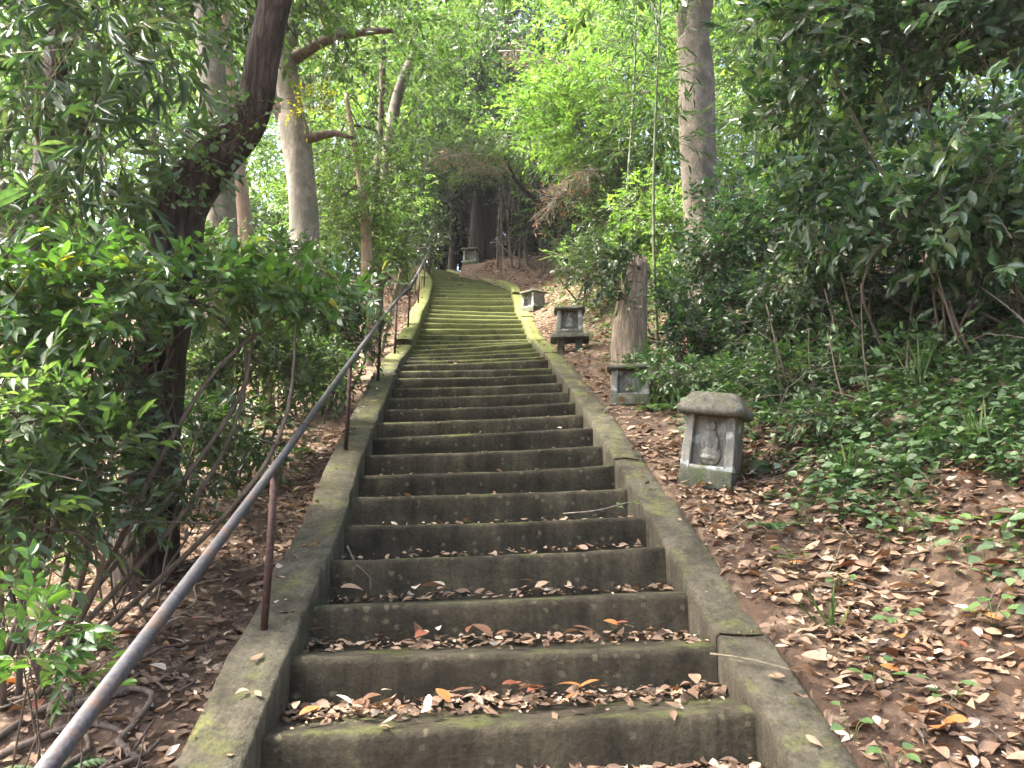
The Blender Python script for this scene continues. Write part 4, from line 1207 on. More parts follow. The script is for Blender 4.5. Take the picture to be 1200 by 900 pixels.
shrub('sasa_clump', 'drooping dwarf bamboo leaves hanging before the black trunk', onground(40, 4.7),
      [P(60, 90, 4.4, .55, .4, .5), P(120, 180, 4.4, .45, .4, .4), P(20, 220, 4.3, .45, .4, .4), P(150, 60, 4.5, .4, .4, .4), P(90, 270, 4.3, .5, .4, .25), P(10, 20, 4.4, .5, .4, .4)],
      'leaf_bamboo', 230, 103, stems=7, r=.008, cat='bamboo', stem_mat='cane', per=7, twig=.30, size=.19, aspect=.15, fine=True, gap=.3, gf=2, droop=.9, spread=.7, angle=40, tone=(.40, .25))
shrub('leafy_shrub', 'soft leafy shrub behind the hanging vines of the bent tree', onground(270, 6.4),
      [P(230, 300, 6.3, .5, .5, .3), P(290, 400, 6.4, .5, .5, .35), P(350, 430, 6.6, .45, .45, .3), P(220, 430, 6.2, .4, .4, .35), P(320, 500, 6.2, .45, .4, .22), P(240, 510, 6.0, .45, .4, .2)],
      'leaf_mid', 1250, 104, stems=9, per=8, twig=.2, size=.065, aspect=.42, gap=.34, gf=2.5, tone=(.5, .25))
shrub('handrail_shrub', 'green shrub crowding the handrail at its middle posts', onground(385, 8.2),
      [P(390, 340, 8.0, .55, .5, .4), P(350, 380, 8.0, .5, .5, .4), P(415, 390, 8.4, .35, .4, .3), P(330, 310, 8.4, .5, .5, .3), P(370, 440, 7.8, .4, .4, .25)],
      'leaf_dark', 1000, 105, stems=9, per=8, twig=.2, size=.07, aspect=.42, gap=.32, gf=2.5, tone=(.6, .25))
shrub('upper_shrub', 'loose shrub below the thin leaning stem by the upper handrail', onground(420, 12.0),
      [P(400, 290, 11.8, .7, .6, .45), P(440, 250, 12.5, .7, .6, .45), P(370, 240, 12, .8, .7, .5), P(455, 300, 12.6, .45, .5, .3), P(460, 220, 14, .8, .7, .5)],
      'leaf_mid', 1000, 106, stems=9, per=8, twig=.24, size=.08, aspect=.42, gap=.36, gf=2, tone=(.65, .25))
shrub('stairtop_shrub', 'dark shrub hiding the turn of the handrail', onground(478, 19.0),
      [P(470, 250, 18.5, .9, .8, .6), P(480, 200, 19, 1.0, .8, .6), P(455, 290, 18, .8, .7, .4), P(500, 220, 20.5, .5, .6, .7), P(488, 285, 23, .8, .8, .5), P(470, 300, 24, 1.2, .8, .6), P(505, 262, 24.5, .7, .7, .9)],
      'leaf_dark', 1150, 107, stems=7, per=8, twig=.3, size=.10, aspect=.42, gap=.32, gf=1.6, tone=(.55, .25))
shrub('seedling_shrub', 'little sapling with fresh leaves in the debris under the rail', onground(28, 2.75),
      [P(20, 690, 2.55, .08, .08, .04), P(60, 745, 2.55, .14, .12, .07), P(30, 770, 2.5, .12, .1, .08), P(85, 800, 2.5, .06, .08, .05), P(10, 735, 2.6, .1, .1, .05)],
      'leaf_camellia', 46, 108, stems=6, pick=300, r=.005, per=7, twig=.12, size=.055, aspect=.48, fine=True, gap=0, tone=(.5, .2), twr=.0022)

shrub('vine_thicket', 'dark leafy thicket around the foot of the bent tree', onground(150, 4.5),
      [P(110, 520, 4.2, .26, .25, .28), P(140, 450, 4.25, .2, .2, .22), P(200, 560, 4.6, .3, .3, .12), P(235, 500, 5.3, .35, .35, .25), P(265, 530, 5.6, .4, .35, .16), P(60, 600, 3.9, .35, .3, .2), P(160, 600, 4.2, .3, .3, .08)],
      'leaf_dark', 420, 122, stems=10, r=.008, base_r=.3, per=8, twig=.18, size=.075, aspect=.38, fine=True, gap=.22, gf=3, tone=(.55, .28), spread=.5)
# right evergreen masses
shrub('evergreen_shrub', 'big dark glossy evergreen overhanging the right bank', onground(1150, 5.6),
      [P(1120, 60, 5.2, .75, .7, .6), P(1020, 40, 5.6, .75, .7, .6), P(960, 130, 6.0, .6, .6, .45), P(1060, 170, 5.6, .7, .6, .45), P(1170, 170, 5.0, .6, .6, .5), P(1110, 260, 5.4, .65, .6, .4), P(1000, 240, 5.9, .55, .5, .35),
       P(920, 30, 6.2, .6, .6, .5), P(1180, 300, 5.2, .5, .5, .35), P(1180, -40, 5.0, .8, .7, .5), P(1040, -60, 5.5, .8, .7, .5), P(940, 210, 6.4, .5, .5, .3)],
      'leaf_holly', 1350, 111, stems=16, r=.012, base_r=.45, pick=300, per=8, twig=.25, size=.115, aspect=.46, fine=True, gap=.42, gf=1.9, tone=(.55, .25), spread=.55)
shrub('berry_shrub', 'dark evergreen shrub at the foot of the tall brown-grey tree', onground(830, 8.6),
      [P(835, 300, 8.4, .55, .5, .4), P(800, 350, 8.2, .4, .4, .3), P(870, 360, 8.2, .5, .5, .35), P(880, 270, 8.6, .6, .5, .45), P(850, 235, 8.9, .45, .4, .3), P(815, 395, 8.0, .4, .4, .2)],
      'leaf_holly', 1300, 112, stems=9, per=8, twig=.22, size=.075, aspect=.46, gap=.30, gf=2.4, tone=(.45, .25))
shrub('bank_shrub', 'tangled evergreen shrub on the bank behind the dry stalks', onground(1010, 6.8),
      [P(960, 330, 6.8, .6, .5, .4), P(1050, 340, 6.6, .6, .5, .4), P(1140, 370, 6.2, .55, .5, .35), P(920, 390, 7.0, .5, .5, .25), P(1010, 410, 6.4, .6, .4, .22), P(1190, 420, 5.8, .4, .4, .25), P(1100, 420, 6.2, .5, .4, .2)],
      'leaf_dark', 1500, 113, stems=12, per=8, twig=.22, size=.075, aspect=.44, gap=.36, gf=2.6, tone=(.42, .25))
shrub('maple_shrub', 'bright young shrub glowing behind the dead stump', onground(770, 11.6),
      [P(780, 260, 11.4, .6, .6, .4), P(752, 240, 11.8, .55, .6, .4), P(795, 320, 11.0, .5, .5, .35), P(738, 290, 12.0, .4, .5, .3)],
      'leaf_bright', 620, 114, stems=8, per=8, twig=.26, size=.085, aspect=.42, gap=.34, gf=2, tone=(.5, .3))
shrub('slope_shrub', 'grey-green shrub on the slope between raised shrine and thicket', onground(680, 14.2),
      [P(715, 240, 14, .7, .7, .45), P(710, 300, 13, .6, .6, .3), P(690, 320, 12.4, .5, .5, .2), P(740, 210, 14, .8, .7, .5)],
      'leaf_dark', 900, 115, stems=9, per=8, twig=.26, size=.08, aspect=.42, gap=.36, gf=2, tone=(.45, .3))
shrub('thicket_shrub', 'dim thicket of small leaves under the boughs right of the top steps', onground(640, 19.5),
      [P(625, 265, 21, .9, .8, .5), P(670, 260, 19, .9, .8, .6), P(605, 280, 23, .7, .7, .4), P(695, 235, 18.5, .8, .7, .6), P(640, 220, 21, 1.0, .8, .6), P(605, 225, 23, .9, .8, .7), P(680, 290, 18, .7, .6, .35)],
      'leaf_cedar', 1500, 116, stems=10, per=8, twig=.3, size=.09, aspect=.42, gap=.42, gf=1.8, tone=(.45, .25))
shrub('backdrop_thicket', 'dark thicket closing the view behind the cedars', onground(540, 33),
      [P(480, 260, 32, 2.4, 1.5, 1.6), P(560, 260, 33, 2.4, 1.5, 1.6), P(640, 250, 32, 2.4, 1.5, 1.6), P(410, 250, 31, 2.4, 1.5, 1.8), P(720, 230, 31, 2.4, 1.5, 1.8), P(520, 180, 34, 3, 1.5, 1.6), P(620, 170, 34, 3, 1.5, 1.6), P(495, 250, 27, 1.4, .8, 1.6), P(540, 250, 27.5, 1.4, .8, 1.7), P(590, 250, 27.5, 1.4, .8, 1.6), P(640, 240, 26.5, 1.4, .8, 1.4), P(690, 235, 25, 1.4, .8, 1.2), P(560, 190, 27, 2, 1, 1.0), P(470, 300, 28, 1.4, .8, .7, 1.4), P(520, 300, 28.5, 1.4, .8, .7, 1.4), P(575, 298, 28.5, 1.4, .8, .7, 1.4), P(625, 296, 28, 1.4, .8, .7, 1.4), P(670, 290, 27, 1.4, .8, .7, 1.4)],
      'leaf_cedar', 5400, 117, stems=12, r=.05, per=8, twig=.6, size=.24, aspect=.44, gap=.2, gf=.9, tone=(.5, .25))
shrub('backdrop_thicket', 'green thicket far behind the straight grey trunk', onground(280, 24),
      [P(200, 250, 22, 2.4, 1.5, 1.4), P(290, 240, 23, 2.4, 1.5, 1.6), P(370, 250, 24, 2.2, 1.5, 1.5), P(110, 300, 20, 2.4, 1.5, 1.6), P(240, 350, 20, 2.4, 1.5, 1.2), P(20, 330, 18, 2.4, 1.5, 1.8), P(330, 330, 20, 2, 1.5, 1.2)],
      'leaf_mid', 2300, 119, stems=12, r=.05, per=8, twig=.5, size=.20, aspect=.44, gap=.25, gf=.9, tone=(.6, .25))
shrub('backdrop_thicket', 'green thicket on the slope behind tall tree and bamboo', onground(830, 20),
      [P(740, 240, 19, 1.8, 1.4, 1.2), P(820, 230, 20, 2.2, 1.4, 1.4), P(900, 240, 19, 2.2, 1.4, 1.4), P(990, 260, 17, 2.2, 1.4, 1.2), P(1090, 260, 15, 2.2, 1.4, 1.3), P(1200, 260, 14, 2.0, 1.4, 1.4), P(680, 250, 20, 1.6, 1.4, 1.0), P(860, 140, 22, 2.4, 1.4, 1.4)],
      'leaf_mid', 2600, 120, stems=12, r=.05, per=8, twig=.45, size=.17, aspect=.44, gap=.25, gf=.9, tone=(.75, .25))
shrub('bank_shrub', 'small-leaved shrub covering the slope above the squat shrine', onground(700, 16.2),
      [P(675, 298, 16.4, .6, .6, .2), P(715, 285, 16, .9, .7, .35), P(760, 290, 15, .9, .7, .4), P(725, 250, 17, .9, .7, .4), P(750, 330, 12.6, .6, .5, .25), P(820, 330, 12.4, .8, .6, .4)],
      'leaf_mid', 1100, 121, stems=12, per=8, twig=.26, size=.085, aspect=.44, gap=.3, gf=1.8, tone=(.55, .28))
shrub('bank_undergrowth', 'knee-high leafy undergrowth between the ivy and the dry stalks', onground(1040, 5.7),
      [P(915, 440, 6.2, .4, .35, .22), P(1000, 440, 6.0, .45, .35, .24), P(1090, 440, 5.7, .45, .35, .26), P(1185, 455, 5.2, .4, .35, .25), P(960, 490, 5.5, .35, .3, .12), P(1150, 520, 4.7, .35, .3, .12), P(1060, 490, 5.3, .35, .3, .12)],
      'leaf_ivy', 720, 123, stems=16, r=.005, base_r=.6, per=7, twig=.2, size=.07, aspect=.42, fine=True, gap=.27, gf=3, tone=(.5, .28))
shrub('low_shrub', 'low leafy shrub between stump and leaning shrine', onground(800, 7.2),
      [P(790, 440, 7.0, .35, .35, .14), P(850, 440, 6.9, .35, .35, .14), P(760, 430, 7.4, .22, .25, .14), P(890, 470, 6.4, .3, .3, .12)],
      'leaf_ivy', 330, 118, stems=8, r=.006, per=7, twig=.16, size=.06, aspect=.45, gap=.25, gf=3, tone=(.5, .25))

# dry stalks standing in the undergrowth
rg = np.random.default_rng(71)
for q in range(14):
    u = 915 + q * 19 + rg.normal() * 8; D = 5.4 + rg.random() * 1.0
    b = onground(u, D)
    hh = .35 + rg.random() * .55
    top = b + np.array([rg.normal() * .14, rg.normal() * .10, hh])
    mb = MB(); r = .005 + rg.random() * .006
    tube(mb, [b - [0, 0, .05], (b + top) / 2 + rg.normal(size=3) * .03, top], [r, r * .9, r * .5], 5, .1, .1)
    if rg.random() < .5:
        s = b * .4 + top * .6
        tube(mb, [s, s + np.array([rg.normal() * .12, rg.normal() * .1, .12])], [r * .6, r * .3], 4)
    o = link('dry_stalk', mb.mesh('dry_stalk', b), M['dim_cane']); o.location = b
    tag(o, 'broken dry stalk standing in the undergrowth of the right bank', 'stalk', 'dry stalks on the right bank')

# grass tufts
def tuft(p, n, h, label, seed, matn='grass', lean=.35):
    rg = np.random.default_rng(seed)
    mb = MB()
    P0 = np.array(p) + np.column_stack([rg.normal(size=n) * .03, rg.normal(size=n) * .03, np.zeros(n)])
    D = norm(np.column_stack([rg.normal(size=n) * lean, rg.normal(size=n) * lean, np.ones(n)]))
    N = norm(np.column_stack([rg.normal(size=n), rg.normal(size=n), np.full(n, .2)]))
    L = h * (.5 + .6 * rg.random(n))
    leaves(mb, P0, D, N, L, .011 + .006 * rg.random(n), rg.random(n), True, .25)
    o = link('grass_tuft', mb.mesh('grass_tuft', p), M[matn]); o.location = [float(x) for x in p]
    return tag(o, label, 'grass tuft', 'grass tufts along the right bank')
G = [(845, 5.85, 20, .42, 'upright grass tuft sprouting just behind the leaning shrine'), (990, 4.9, 22, .30, 'grass tuft between the ivy and the pale buff rock'), (930, 6.2, 14, .35, 'thin grass tuft at the edge of the evergreen shrub'),
     (1150, 4.4, 18, .34, 'broad grass tuft under the big glossy evergreen'), (975, 3.6, 9, .26, 'sparse grass tuft rising from the leaf litter by the right kerb'), (1075, 5.4, 16, .40, 'tall grass tuft among the dry stalks'),
     (770, 7.2, 14, .30, 'grass tuft beside the shrine in front of the stump'), (795, 6.9, 16, .33, 'grass tuft between the stump and the leaning shrine')]
for q, (u, D, n, h, lab) in enumerate(G):
    tuft(onground(u, D), n, h, lab, 300 + q)

# ferns
def fern(p, nf, L, label, seed):
    rg = np.random.default_rng(seed)
    t = thing('fern', label, 'fern', p)
    for q in range(nf):
        a = 2 * math.pi * q / nf + rg.normal() * .3
        d = np.array([math.cos(a), math.sin(a), 0]); k = 13
        f = np.linspace(0, 1, k)
        C = np.array(p) + d[None] * (f * L * .85)[:, None] + np.array([0, 0, 1.0])[None] * (L * (.75 * f - .70 * f * f))[:, None]
        mb = MB(); tube(mb, C, np.linspace(.003, .001, k), 3)
        T = norm(np.gradient(C, axis=0)); S = np.cross(T, [0, 0, 1.0])
        for sg in (-1, 1):
            leaves(mb, C[2:], S[2:] * sg + T[2:] * .45, np.cross(T[2:], S[2:]) * -1 + [0, 0, .6], L * .26 * np.sin(np.pi * (.12 + .86 * f[2:])) + .01, .028 * L / .35, .4 + .4 * rg.random(k - 2), False)
        part('frond', mb, M['leaf_ivy'], t)
fern(onground(770, 6.9), 6, .26, 'small fern beside the base of the stump shrine', 1)
fern(onground(905, 4.5), 6, .22, 'small fern in the litter below the mossy rock', 2)
fern(onground(60, 3.15), 7, .30, 'dark fern on the left bank under the rail', 3)
fern(onground(335, 6.9), 7, .36, 'fern beneath the soft leafy shrub', 4)
fern(onground(300, 6.2), 7, .34, 'fern at the edge of the left leaf litter', 5)

# ivy and herbs over the right bank (uncountable)
def cover(name, label, region, n, leafm, size, seed, aspect=.7, hgt=.10, dens=None, fine=True):
    rg = np.random.default_rng(seed)
    x = rg.uniform(region[0], region[1], n); y = rg.uniform(region[2], region[3], n)
    k = dens(x, y, rg) if dens else np.ones(n, bool)
    x, y = x[k], y[k]; n = len(x)
    h = hgt * rg.random(n) ** 1.5
    Pn = np.column_stack([x, y, ground(x, y) + .012 + h])
    a = rg.uniform(0, 2 * math.pi, n)
    D = np.column_stack([np.cos(a), np.sin(a), -.15 + .3 * rg.normal(size=n)])
    N = np.column_stack([rg.normal(size=n) * .4, -.25 + rg.normal(size=n) * .4, np.ones(n)])
    L = size * (.5 + .9 * rg.random(n))
    mb = MB()
    leaves(mb, Pn, D, N, L, L * aspect, np.clip(.45 + .27 * rg.normal(size=n), 0, 1), fine)
    twigs(mb, np.column_stack([x, y, ground(x, y) - .01]), Pn, .0012, .0009, .4)
    o = link(name, mb.mesh(name), M[leafm])
    return tag(o, label, 'ground cover', kind='stuff')
cx_at = lambda y: np.interp(y, _yk, _xk)
def d_right(x, y, rg):
    l = x - cx_at(y)
    edge = 1.62 + .35 * (vnoise(y * 1.5, y * 0, 8) - .5) - .05 * (y - 4)
    pr = np.clip((l - edge - .5 * np.clip((4.6 - y) / 1.2, 0, 1)) / .7, 0, 1) * np.clip((fbm(x * 2.1, y * 2.1, 55) - .28) * 5, 0, 1)
    return rg.random(len(x)) < pr
cover('ivy_cover', 'ivy and low herbs creeping over the right bank', (1.3, 5.4, 3.2, 7.8), 30000, 'leaf_ivy', .062, 5, dens=d_right, hgt=.17)
def d_right2(x, y, rg):
    l = x - cx_at(y)
    pr = np.clip((l - 1.35) / .8, 0, 1) * np.clip((fbm(x * 1.6, y * 1.6, 57) - .38) * 5, 0, 1)
    return rg.random(len(x)) < pr
cover('herb_cover', 'scattered herbs on the upper right bank', (-.2, 4.6, 7.0, 18), 16000, 'leaf_ivy', .075, 6, dens=d_right2, fine=False, hgt=.22)
def d_left(x, y, rg):
    l = cx_at(y) - x
    pr = np.clip((l - 1.7) / .7, 0, 1) * np.clip((fbm(x * 1.6, y * 1.6, 59) - .40) * 5, 0, 1) * np.clip((y - 4.2) / 1.2, 0, 1)
    return rg.random(len(x)) < pr
cover('herb_cover', 'herbs and seedlings on the slope left of the kerb', (-6.5, -2.2, 4.2, 15), 22000, 'leaf_mid', .085, 7, aspect=.42, dens=d_left, fine=False, hgt=.30)

# ------------------------------------------------------------------ leaf litter
def litter(name, label, P, N0, size, seed, fine=True, tone_mu=.5):
    rg = np.random.default_rng(seed); n = len(P)
    a = rg.uniform(0, 2 * math.pi, n)
    D = np.column_stack([np.cos(a), np.sin(a), .25 * rg.normal(size=n)])
    N = N0 + rg.normal(size=(n, 3)) * np.array([.42, .42, .1])
    L = size * (.28 + 1.15 * rg.random(n) ** 1.5)
    tn = np.clip(tone_mu + .24 * rg.normal(size=n), 0, 1)
    mb = MB()
    leaves(mb, P, D, N, L, L * (.34 + .22 * rg.random(n)), tn, fine, rg.normal(size=n) * .9 + .45, rg.normal(size=n) * 1.3)
    o = link(name, mb.mesh(name), M['litter'])
    return tag(o, label, 'leaf litter', kind='stuff')

rg = np.random.default_rng(91)
def scatter(x0, x1, y0, y1, n, dens):
    x = rg.uniform(x0, x1, n); y = rg.uniform(y0, y1, n)
    k = rg.random(n) < dens(x, y)
    x, y = x[k], y[k]
    return np.column_stack([x, y, ground(x, y) + .008 + .035 * rg.random(len(x)) ** 2])
UP = np.array([0, -.2, 1.0])
def dR(x, y):
    l = x - cx_at(y)
    return np.where(l > 1.2, 1.0, 0) * np.clip(1.25 - .30 * (l - 1.2), .25, 1) * np.clip(-.35 + 2.4 * fbm(x * 1.9, y * 1.9, 66), .12, 1)
litter('leaf_litter', 'brown leaf litter carpeting the bank beside the right kerb', scatter(.9, 4.2, 1.9, 6.2, 17000, dR), UP, .074, 1, True, .58)
litter('leaf_litter', 'leaf litter along the upper right kerb', scatter(-.9, 3.0, 6.2, 24, 22000, dR), UP, .085, 2, False, .62)
def dL(x, y):
    l = cx_at(y) - x
    return np.where(l > 1.2, 1.0, 0) * np.clip(1.15 - .33 * (l - 1.2), .12, 1) * np.clip(.30 + 1.2 * fbm(x * 1.7, y * 1.7, 67), 0, 1)
litter('leaf_litter', 'dark leaf litter on the slope left of the kerb', scatter(-4.5, -.9, 1.6, 7.5, 15000, dL), UP, .062, 3, True, .46)
litter('leaf_litter', 'pale leaf litter left of the upper handrail', scatter(-5.5, -2.2, 7.5, 20, 11000, dL), UP, .085, 4, False, .58)
# litter on the treads, heaped against the risers
PT = []
for k in range(2, NS - 4):
    dens = float(np.interp(k, [3, 4, 5, 6, 7, 9, 12, 20, 40], [900, 620, 360, 200, 90, 45, 26, 26, 22]))
    n = int(dens)
    t = rg.random(n)
    dep = np.linalg.norm((SCN[k + 1] - SCN[k])[:2])
    s = 1 - np.abs(rg.normal(size=n)) * (.30 if k < 6 else .2)
    s = np.clip(s, .08, .98)
    if k >= 7: s = np.where(rg.random(n) < .45, rg.uniform(.03, .98, n), s)
    A = SL[k][None] * (1 - t)[:, None] + SR[k][None] * t[:, None]
    Q = A + np.column_stack([np.full(n, -.065 * dep), np.full(n, dep), np.zeros(n)]) * s[:, None]
    Q[:, 2] += .010 - .030 * s + (.038 * rg.random(n) * np.clip((s - .35) / .6, 0, 1) * (1 if k < 8 else .3))
    PT.append(Q)
litter('leaf_litter', 'dry leaves heaped along the backs of the stair treads', np.concatenate(PT), np.array([0, -.25, 1.0]), .058, 5, True, .60)
# litter on the kerb tops
PK = []
for S, sd, w, hh in ((SL, -1, .25, .072), (SR, 1, .235, .06)):
    L = catmull(S, .1); L = L[(L[:, 1] > 2) & (L[:, 1] < 18)]
    n = 230
    q = rg.integers(0, len(L), n)
    Q = L[q] + np.column_stack([sd * (.02 + (w + .05) * rg.random(n) ** .6), np.zeros(n), np.full(n, hh + .018)])
    if sd < 0: Q[:, 2] += np.where(Q[:, 1] > SL[23, 1] + .05, .10, 0)
    else: Q[:, 2] += np.interp(Q[:, 1], SR[:, 1][[0, 9, 29, 34, 40]], [-.03, 0, .02, .085, .08])
    PK.append(Q)
litter('leaf_litter', 'scattered pale leaves lying on the kerb tops', np.concatenate(PK), np.array([0, -.2, 1.0]), .055, 6, True, .72)

# single fallen leaves one can pick out near the foot of the stairs
def leaf_mesh(seed, L, asp, curl):
    rg = np.random.default_rng(seed); mb = MB()
    k = 7; f = np.linspace(0, 1, k)
    w = L * asp * np.sin(np.pi * np.clip(f * .96 + .02, 0, 1)) ** .8 * .5
    bend = curl * L * (f * (1 - f)) * .55
    rows = []
    for sgn in (-1, 0, 1):
        rows.append(np.column_stack([f * L - L / 2, sgn * w, bend + (abs(sgn) * .22 * w * (1 + .5 * rg.normal()))]))
    V = np.stack(rows, 1)
    id_ = np.arange(k * 3).reshape(k, 3)
    a = id_[:-1, :-1]; b = id_[1:, :-1]; c = id_[1:, 1:]; d = id_[:-1, 1:]
    mb.add(V.reshape(-1, 3), np.stack([a, b, c, d], -1).reshape(-1, 4), np.repeat(.3 + .5 * rg.random(k), 3))
    return mb
LM = {}
for cn in ('brown', 'tan', 'orange', 'pale', 'yellow', 'red', 'green'):
    LM[cn] = []
    for q in range(3):
        me = leaf_mesh(q + len(cn), .095 + .02 * q, .40 + .06 * q, .25 + .2 * q).mesh('fallen_leaf')
        me.materials.append(M['fallen_' + cn]); LM[cn].append(me)
def drop_leaf(p, cn, where, group, k=0):
    o = bpy.data.objects.new('fallen_leaf', LM[cn][rnd.randrange(3)])
    COL.objects.link(o)
    o.location = [float(v) for v in p]
    o.rotation_euler = (rnd.gauss(.12, .22), rnd.gauss(0, .22), rnd.uniform(0, 6.28))
    s = rnd.uniform(.55, 1.05); o.scale = (s, s, s)
    cw = {'brown': 'dull brown', 'tan': 'tan', 'orange': 'orange', 'pale': 'pale bleached', 'yellow': 'bright yellow', 'red': 'reddish brown', 'green': 'fresh green'}[cn]
    tag(o, '%s fallen leaf lying %s' % (cw, where), 'fallen leaf', '%s fallen leaves %s' % (cw, where))
names = ['brown', 'tan', 'orange', 'pale', 'red', 'yellow', 'green']; wts = [24, 30, 14, 15, 12, 4, 2]
for q in range(170):
    y = rnd.uniform(2.45, 4.6); x = cx_at(y) + 1.26 + rnd.random() ** 1.2 * 1.5
    drop_leaf((x, y, float(ground(x, y)) + .045), rnd.choices(names, wts)[0], 'on the bank beside the right kerb', '')
for q in range(60):
    y = rnd.uniform(2.0, 4.6); x = cx_at(y) - 1.28 - rnd.random() ** 1.2 * 1.2
    drop_leaf((x, y, float(ground(x, y)) + .045), rnd.choices(names[:5], [30, 25, 4, 12, 14])[0], 'on the dark slope under the handrail', '')
for q in range(55):
    k = rnd.choices([4, 5, 6], [5, 4, 2])[0]; f = rnd.random(); s = rnd.uniform(.25, .9)
    A = SL[k] * (1 - f) + SR[k] * f
    drop_leaf((A[0] - .03 * s, A[1] + .44 * s, A[2] + .045 + .02 * s), rnd.choices(names, [20, 34, 12, 24, 8, 4, 2])[0], 'on the lower treads of the stairway', '')

# ------------------------------------------------------------------ fallen branches, roots, twigs
def branch(pts, r, mat, label, group=None, name='fallen_branch', n=7, cat='branch'):
    mb = MB(); pts = np.array(pts)
    r = np.asarray(r if hasattr(r, '__len__') else np.linspace(r, r * .5, len(pts)))
    tube(mb, pts, r, n, .05, .15, 0, int(abs(pts[0, 0]) * 100) % 97)
    o = link(name, mb.mesh(name, pts[0]), M[mat]); o.location = [float(v) for v in pts[0]]
    return tag(o, label, cat, group)
rg = np.random.default_rng(17)
for q in range(46):      # dead sticks and surface roots in the debris under the rail
    y = rg.uniform(2.1, 4.9); l = 1.42 + rg.random() * 1.5
    x = cx_at(y) - l
    a = rg.uniform(0, math.pi); L = .18 + rg.random() * .42
    pts = []
    for f in np.linspace(0, 1, 5):
        px, py = x + math.cos(a) * L * (f - .5) + rg.normal() * .035, y + math.sin(a) * L * (f - .5) + rg.normal() * .035
        pts.append([px, py, float(ground(px, py)) + .02 + .025 * rg.random()])
    branch(pts, .005 + .012 * rg.random() ** 2, 'stick' if q % 3 else 'dead_wood', 'dead stick lying in the debris under the handrail' if q % 3 else 'bleached dead stick lying in the debris under the handrail',
           'sticks in the debris under the handrail' if q % 3 else 'bleached sticks in the debris under the handrail')
for q in range(9):
    y = rg.uniform(2.2, 3.6); x = cx_at(y) - 1.35 - rg.random() * .8
    a = rg.uniform(0, math.pi); L = .35 + rg.random() * .3
    pts = []
    for f in np.linspace(0, 1, 6):
        px, py = x + math.cos(a) * L * (f - .5) + rg.normal() * .05, y + math.sin(a) * L * (f - .5) + rg.normal() * .05
        pts.append([px, py, float(ground(px, py)) + .012 + .02 * math.sin(f * math.pi)])
    branch(pts, .016 + .010 * rg.random(), 'stick', 'gnarled root humping out of the soil by the left kerb', 'surface roots by the left kerb', 'tree_root', 8, 'root')
for q in range(34):
    y = rg.uniform(2.7, 5.4); x = cx_at(y) + 1.4 + rg.random() * 1.7
    a = rg.uniform(0, math.pi); L = .15 + rg.random() * .3
    pts = [[x + math.cos(a) * L * f, y + math.sin(a) * L * f, float(ground(x + math.cos(a) * L * f, y + math.sin(a) * L * f)) + .03 + .01 * rg.random()] for f in (-.5, 0, .5)]
    branch(pts, .003 + .003 * rg.random(), 'stick' if q % 2 else 'cane', 'thin twig lying in the leaf litter of the right bank' if q % 2 else 'straw-pale stem lying in the leaf litter of the right bank',
           'twigs in the litter of the right bank' if q % 2 else 'straw stems in the litter of the right bank', 'twig', 5, 'twig')
b0, b1 = onground(446, 12.6), at(472, 311, 12.9)
branch([b0, (b0 + b1) / 2 + [0, 0, .02], b1], [.045, .04, .035], 'cane', 'pale broken stick leaning beside the upper handrail')
s0, s1 = SL[8], SL[7]
branch([at(407, 640, 4.55), at(418, 662, 4.42), at(433, 676, 4.36), at(434, 693, 4.30)], .006, 'stick', 'crooked twig hanging over a riser next to the left kerb', None, 'twig', 5, 'twig')
branch([at(660, 602, 4.87), at(700, 598, 4.85), at(738, 588, 4.95)], .005, 'dead_wood', 'thin reddish twig lying on a middle tread near the right kerb', None, 'twig', 5, 'twig')
branch([at(832, 766, 3.42), at(880, 773, 3.40), at(950, 791, 3.36)], .0045, 'cane', 'long straw stem lying across the right kerb', None, 'twig', 5, 'twig')
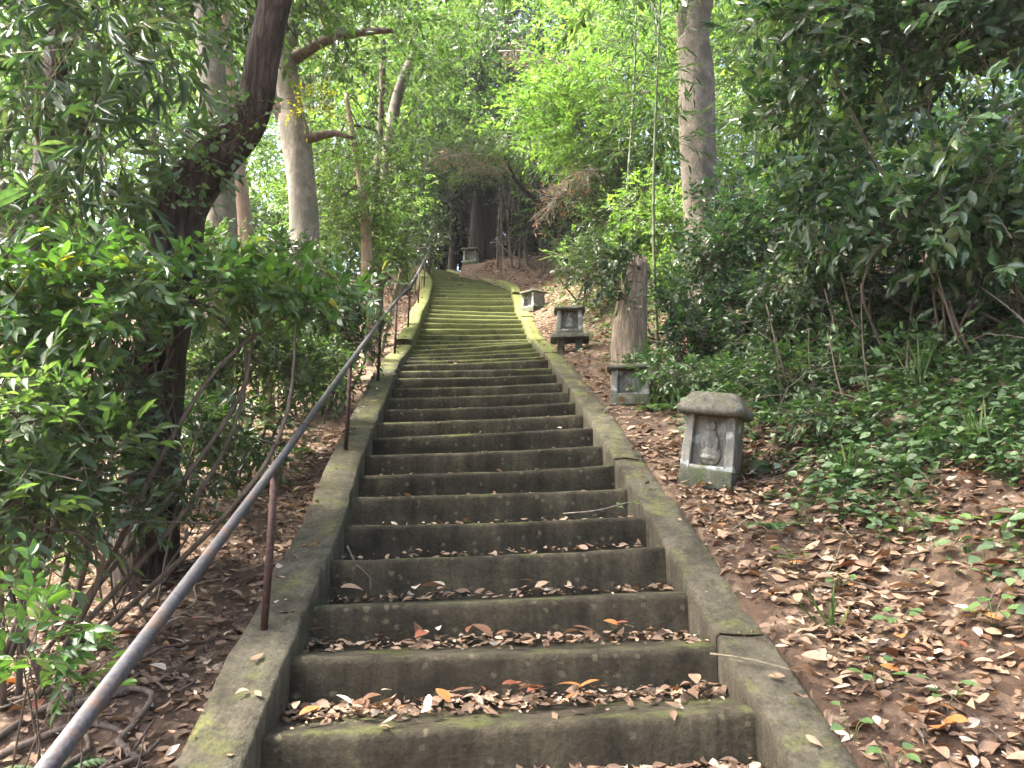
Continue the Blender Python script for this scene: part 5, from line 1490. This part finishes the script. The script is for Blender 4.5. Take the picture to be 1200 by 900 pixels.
# seedlings standing in the litter of the right bank
SD = [(1055, 3.55, .060, 5, 'heart-leaved seedling beside the orange leaf on the right bank'), (1030, 3.15, .055, 5, 'bright three-leaved seedling low on the right bank'), (1000, 2.95, .05, 4, 'tiny green seedling close to the long straw stem'),
      (1048, 2.75, .05, 4, 'single broad green seedling at the bottom of the right bank'), (1165, 3.3, .07, 7, 'bushy dark seedling below the bare soil of the right bank'), (1110, 3.0, .05, 5, 'glossy seedling in the thickest leaf litter'),
      (930, 4.1, .055, 6, 'seedling in the litter downhill of the leaning shrine'), (1120, 3.9, .06, 8, 'leafy seedling at the lower edge of the ivy'), (205, 2.55, .07, 3, 'dark heart-shaped seedling at the outer edge of the left kerb'),
      (710, 5.1, .05, 4, 'little weed rooted in a stair joint by the right kerb'), (985, 3.9, .05, 6, 'spindly seedling uphill of the sparse grass tuft')]
for q, (u, D, sz, n, lab) in enumerate(SD):
    rg = np.random.default_rng(700 + q); b = onground(u, D)
    if q == 9: b = SR[8] + np.array([-.12, .02, 0.0])
    t = thing('seedling', lab, 'seedling', b)
    mb = MB(); tips = []
    for k in range(n):
        a = 2 * math.pi * (k + rg.random() * .5) / n
        tip = b + np.array([math.cos(a) * .05, math.sin(a) * .05, .05 + .07 * rg.random()]); tips.append((tip, a))
        tube(mb, [b - [0, 0, .02], (b + tip) / 2 + [0, 0, .012], tip], [.002, .0017, .0013], 4)
    part('stem', mb, M['bamboo'], t)
    for tip, a in tips:
        lb = MB()
        leaves(lb, tip[None], np.array([[math.cos(a), math.sin(a), .15 * rg.normal()]]), np.array([[rg.normal() * .25, -.3 + rg.normal() * .2, 1.0]]), sz * (.8 + .6 * rg.random()), sz * .75, .5 + .4 * rg.random(), True)
        part('leaf', lb, M['leaf_camellia'], t)
# thin bright air between the trees
bm = bmesh.new()
boxc(bm, -40, 40, -14, 42, -4, 24)
me = bpy.data.meshes.new('haze'); bmesh.ops.recalc_face_normals(bm, faces=bm.faces); bm.to_mesh(me); bm.free()
hm, hn = mat_new('haze_air')
pv = nd(hn, 'ShaderNodeVolumePrincipled'); pv.inputs['Color'].default_value = (.95, .97, 1, 1); pv.inputs['Density'].default_value = .0006; pv.inputs['Anisotropy'].default_value = .35
ho = nd(hn, 'ShaderNodeOutputMaterial'); hn.links.new(pv.outputs[0], ho.inputs['Volume'])
link('haze', me, hm)['kind'] = 'stuff'
print('tris', sum(len(o.data.loops) - 2 * len(o.data.polygons) for o in bpy.data.objects if o.type == 'MESH'), 'objs', len(bpy.data.objects))
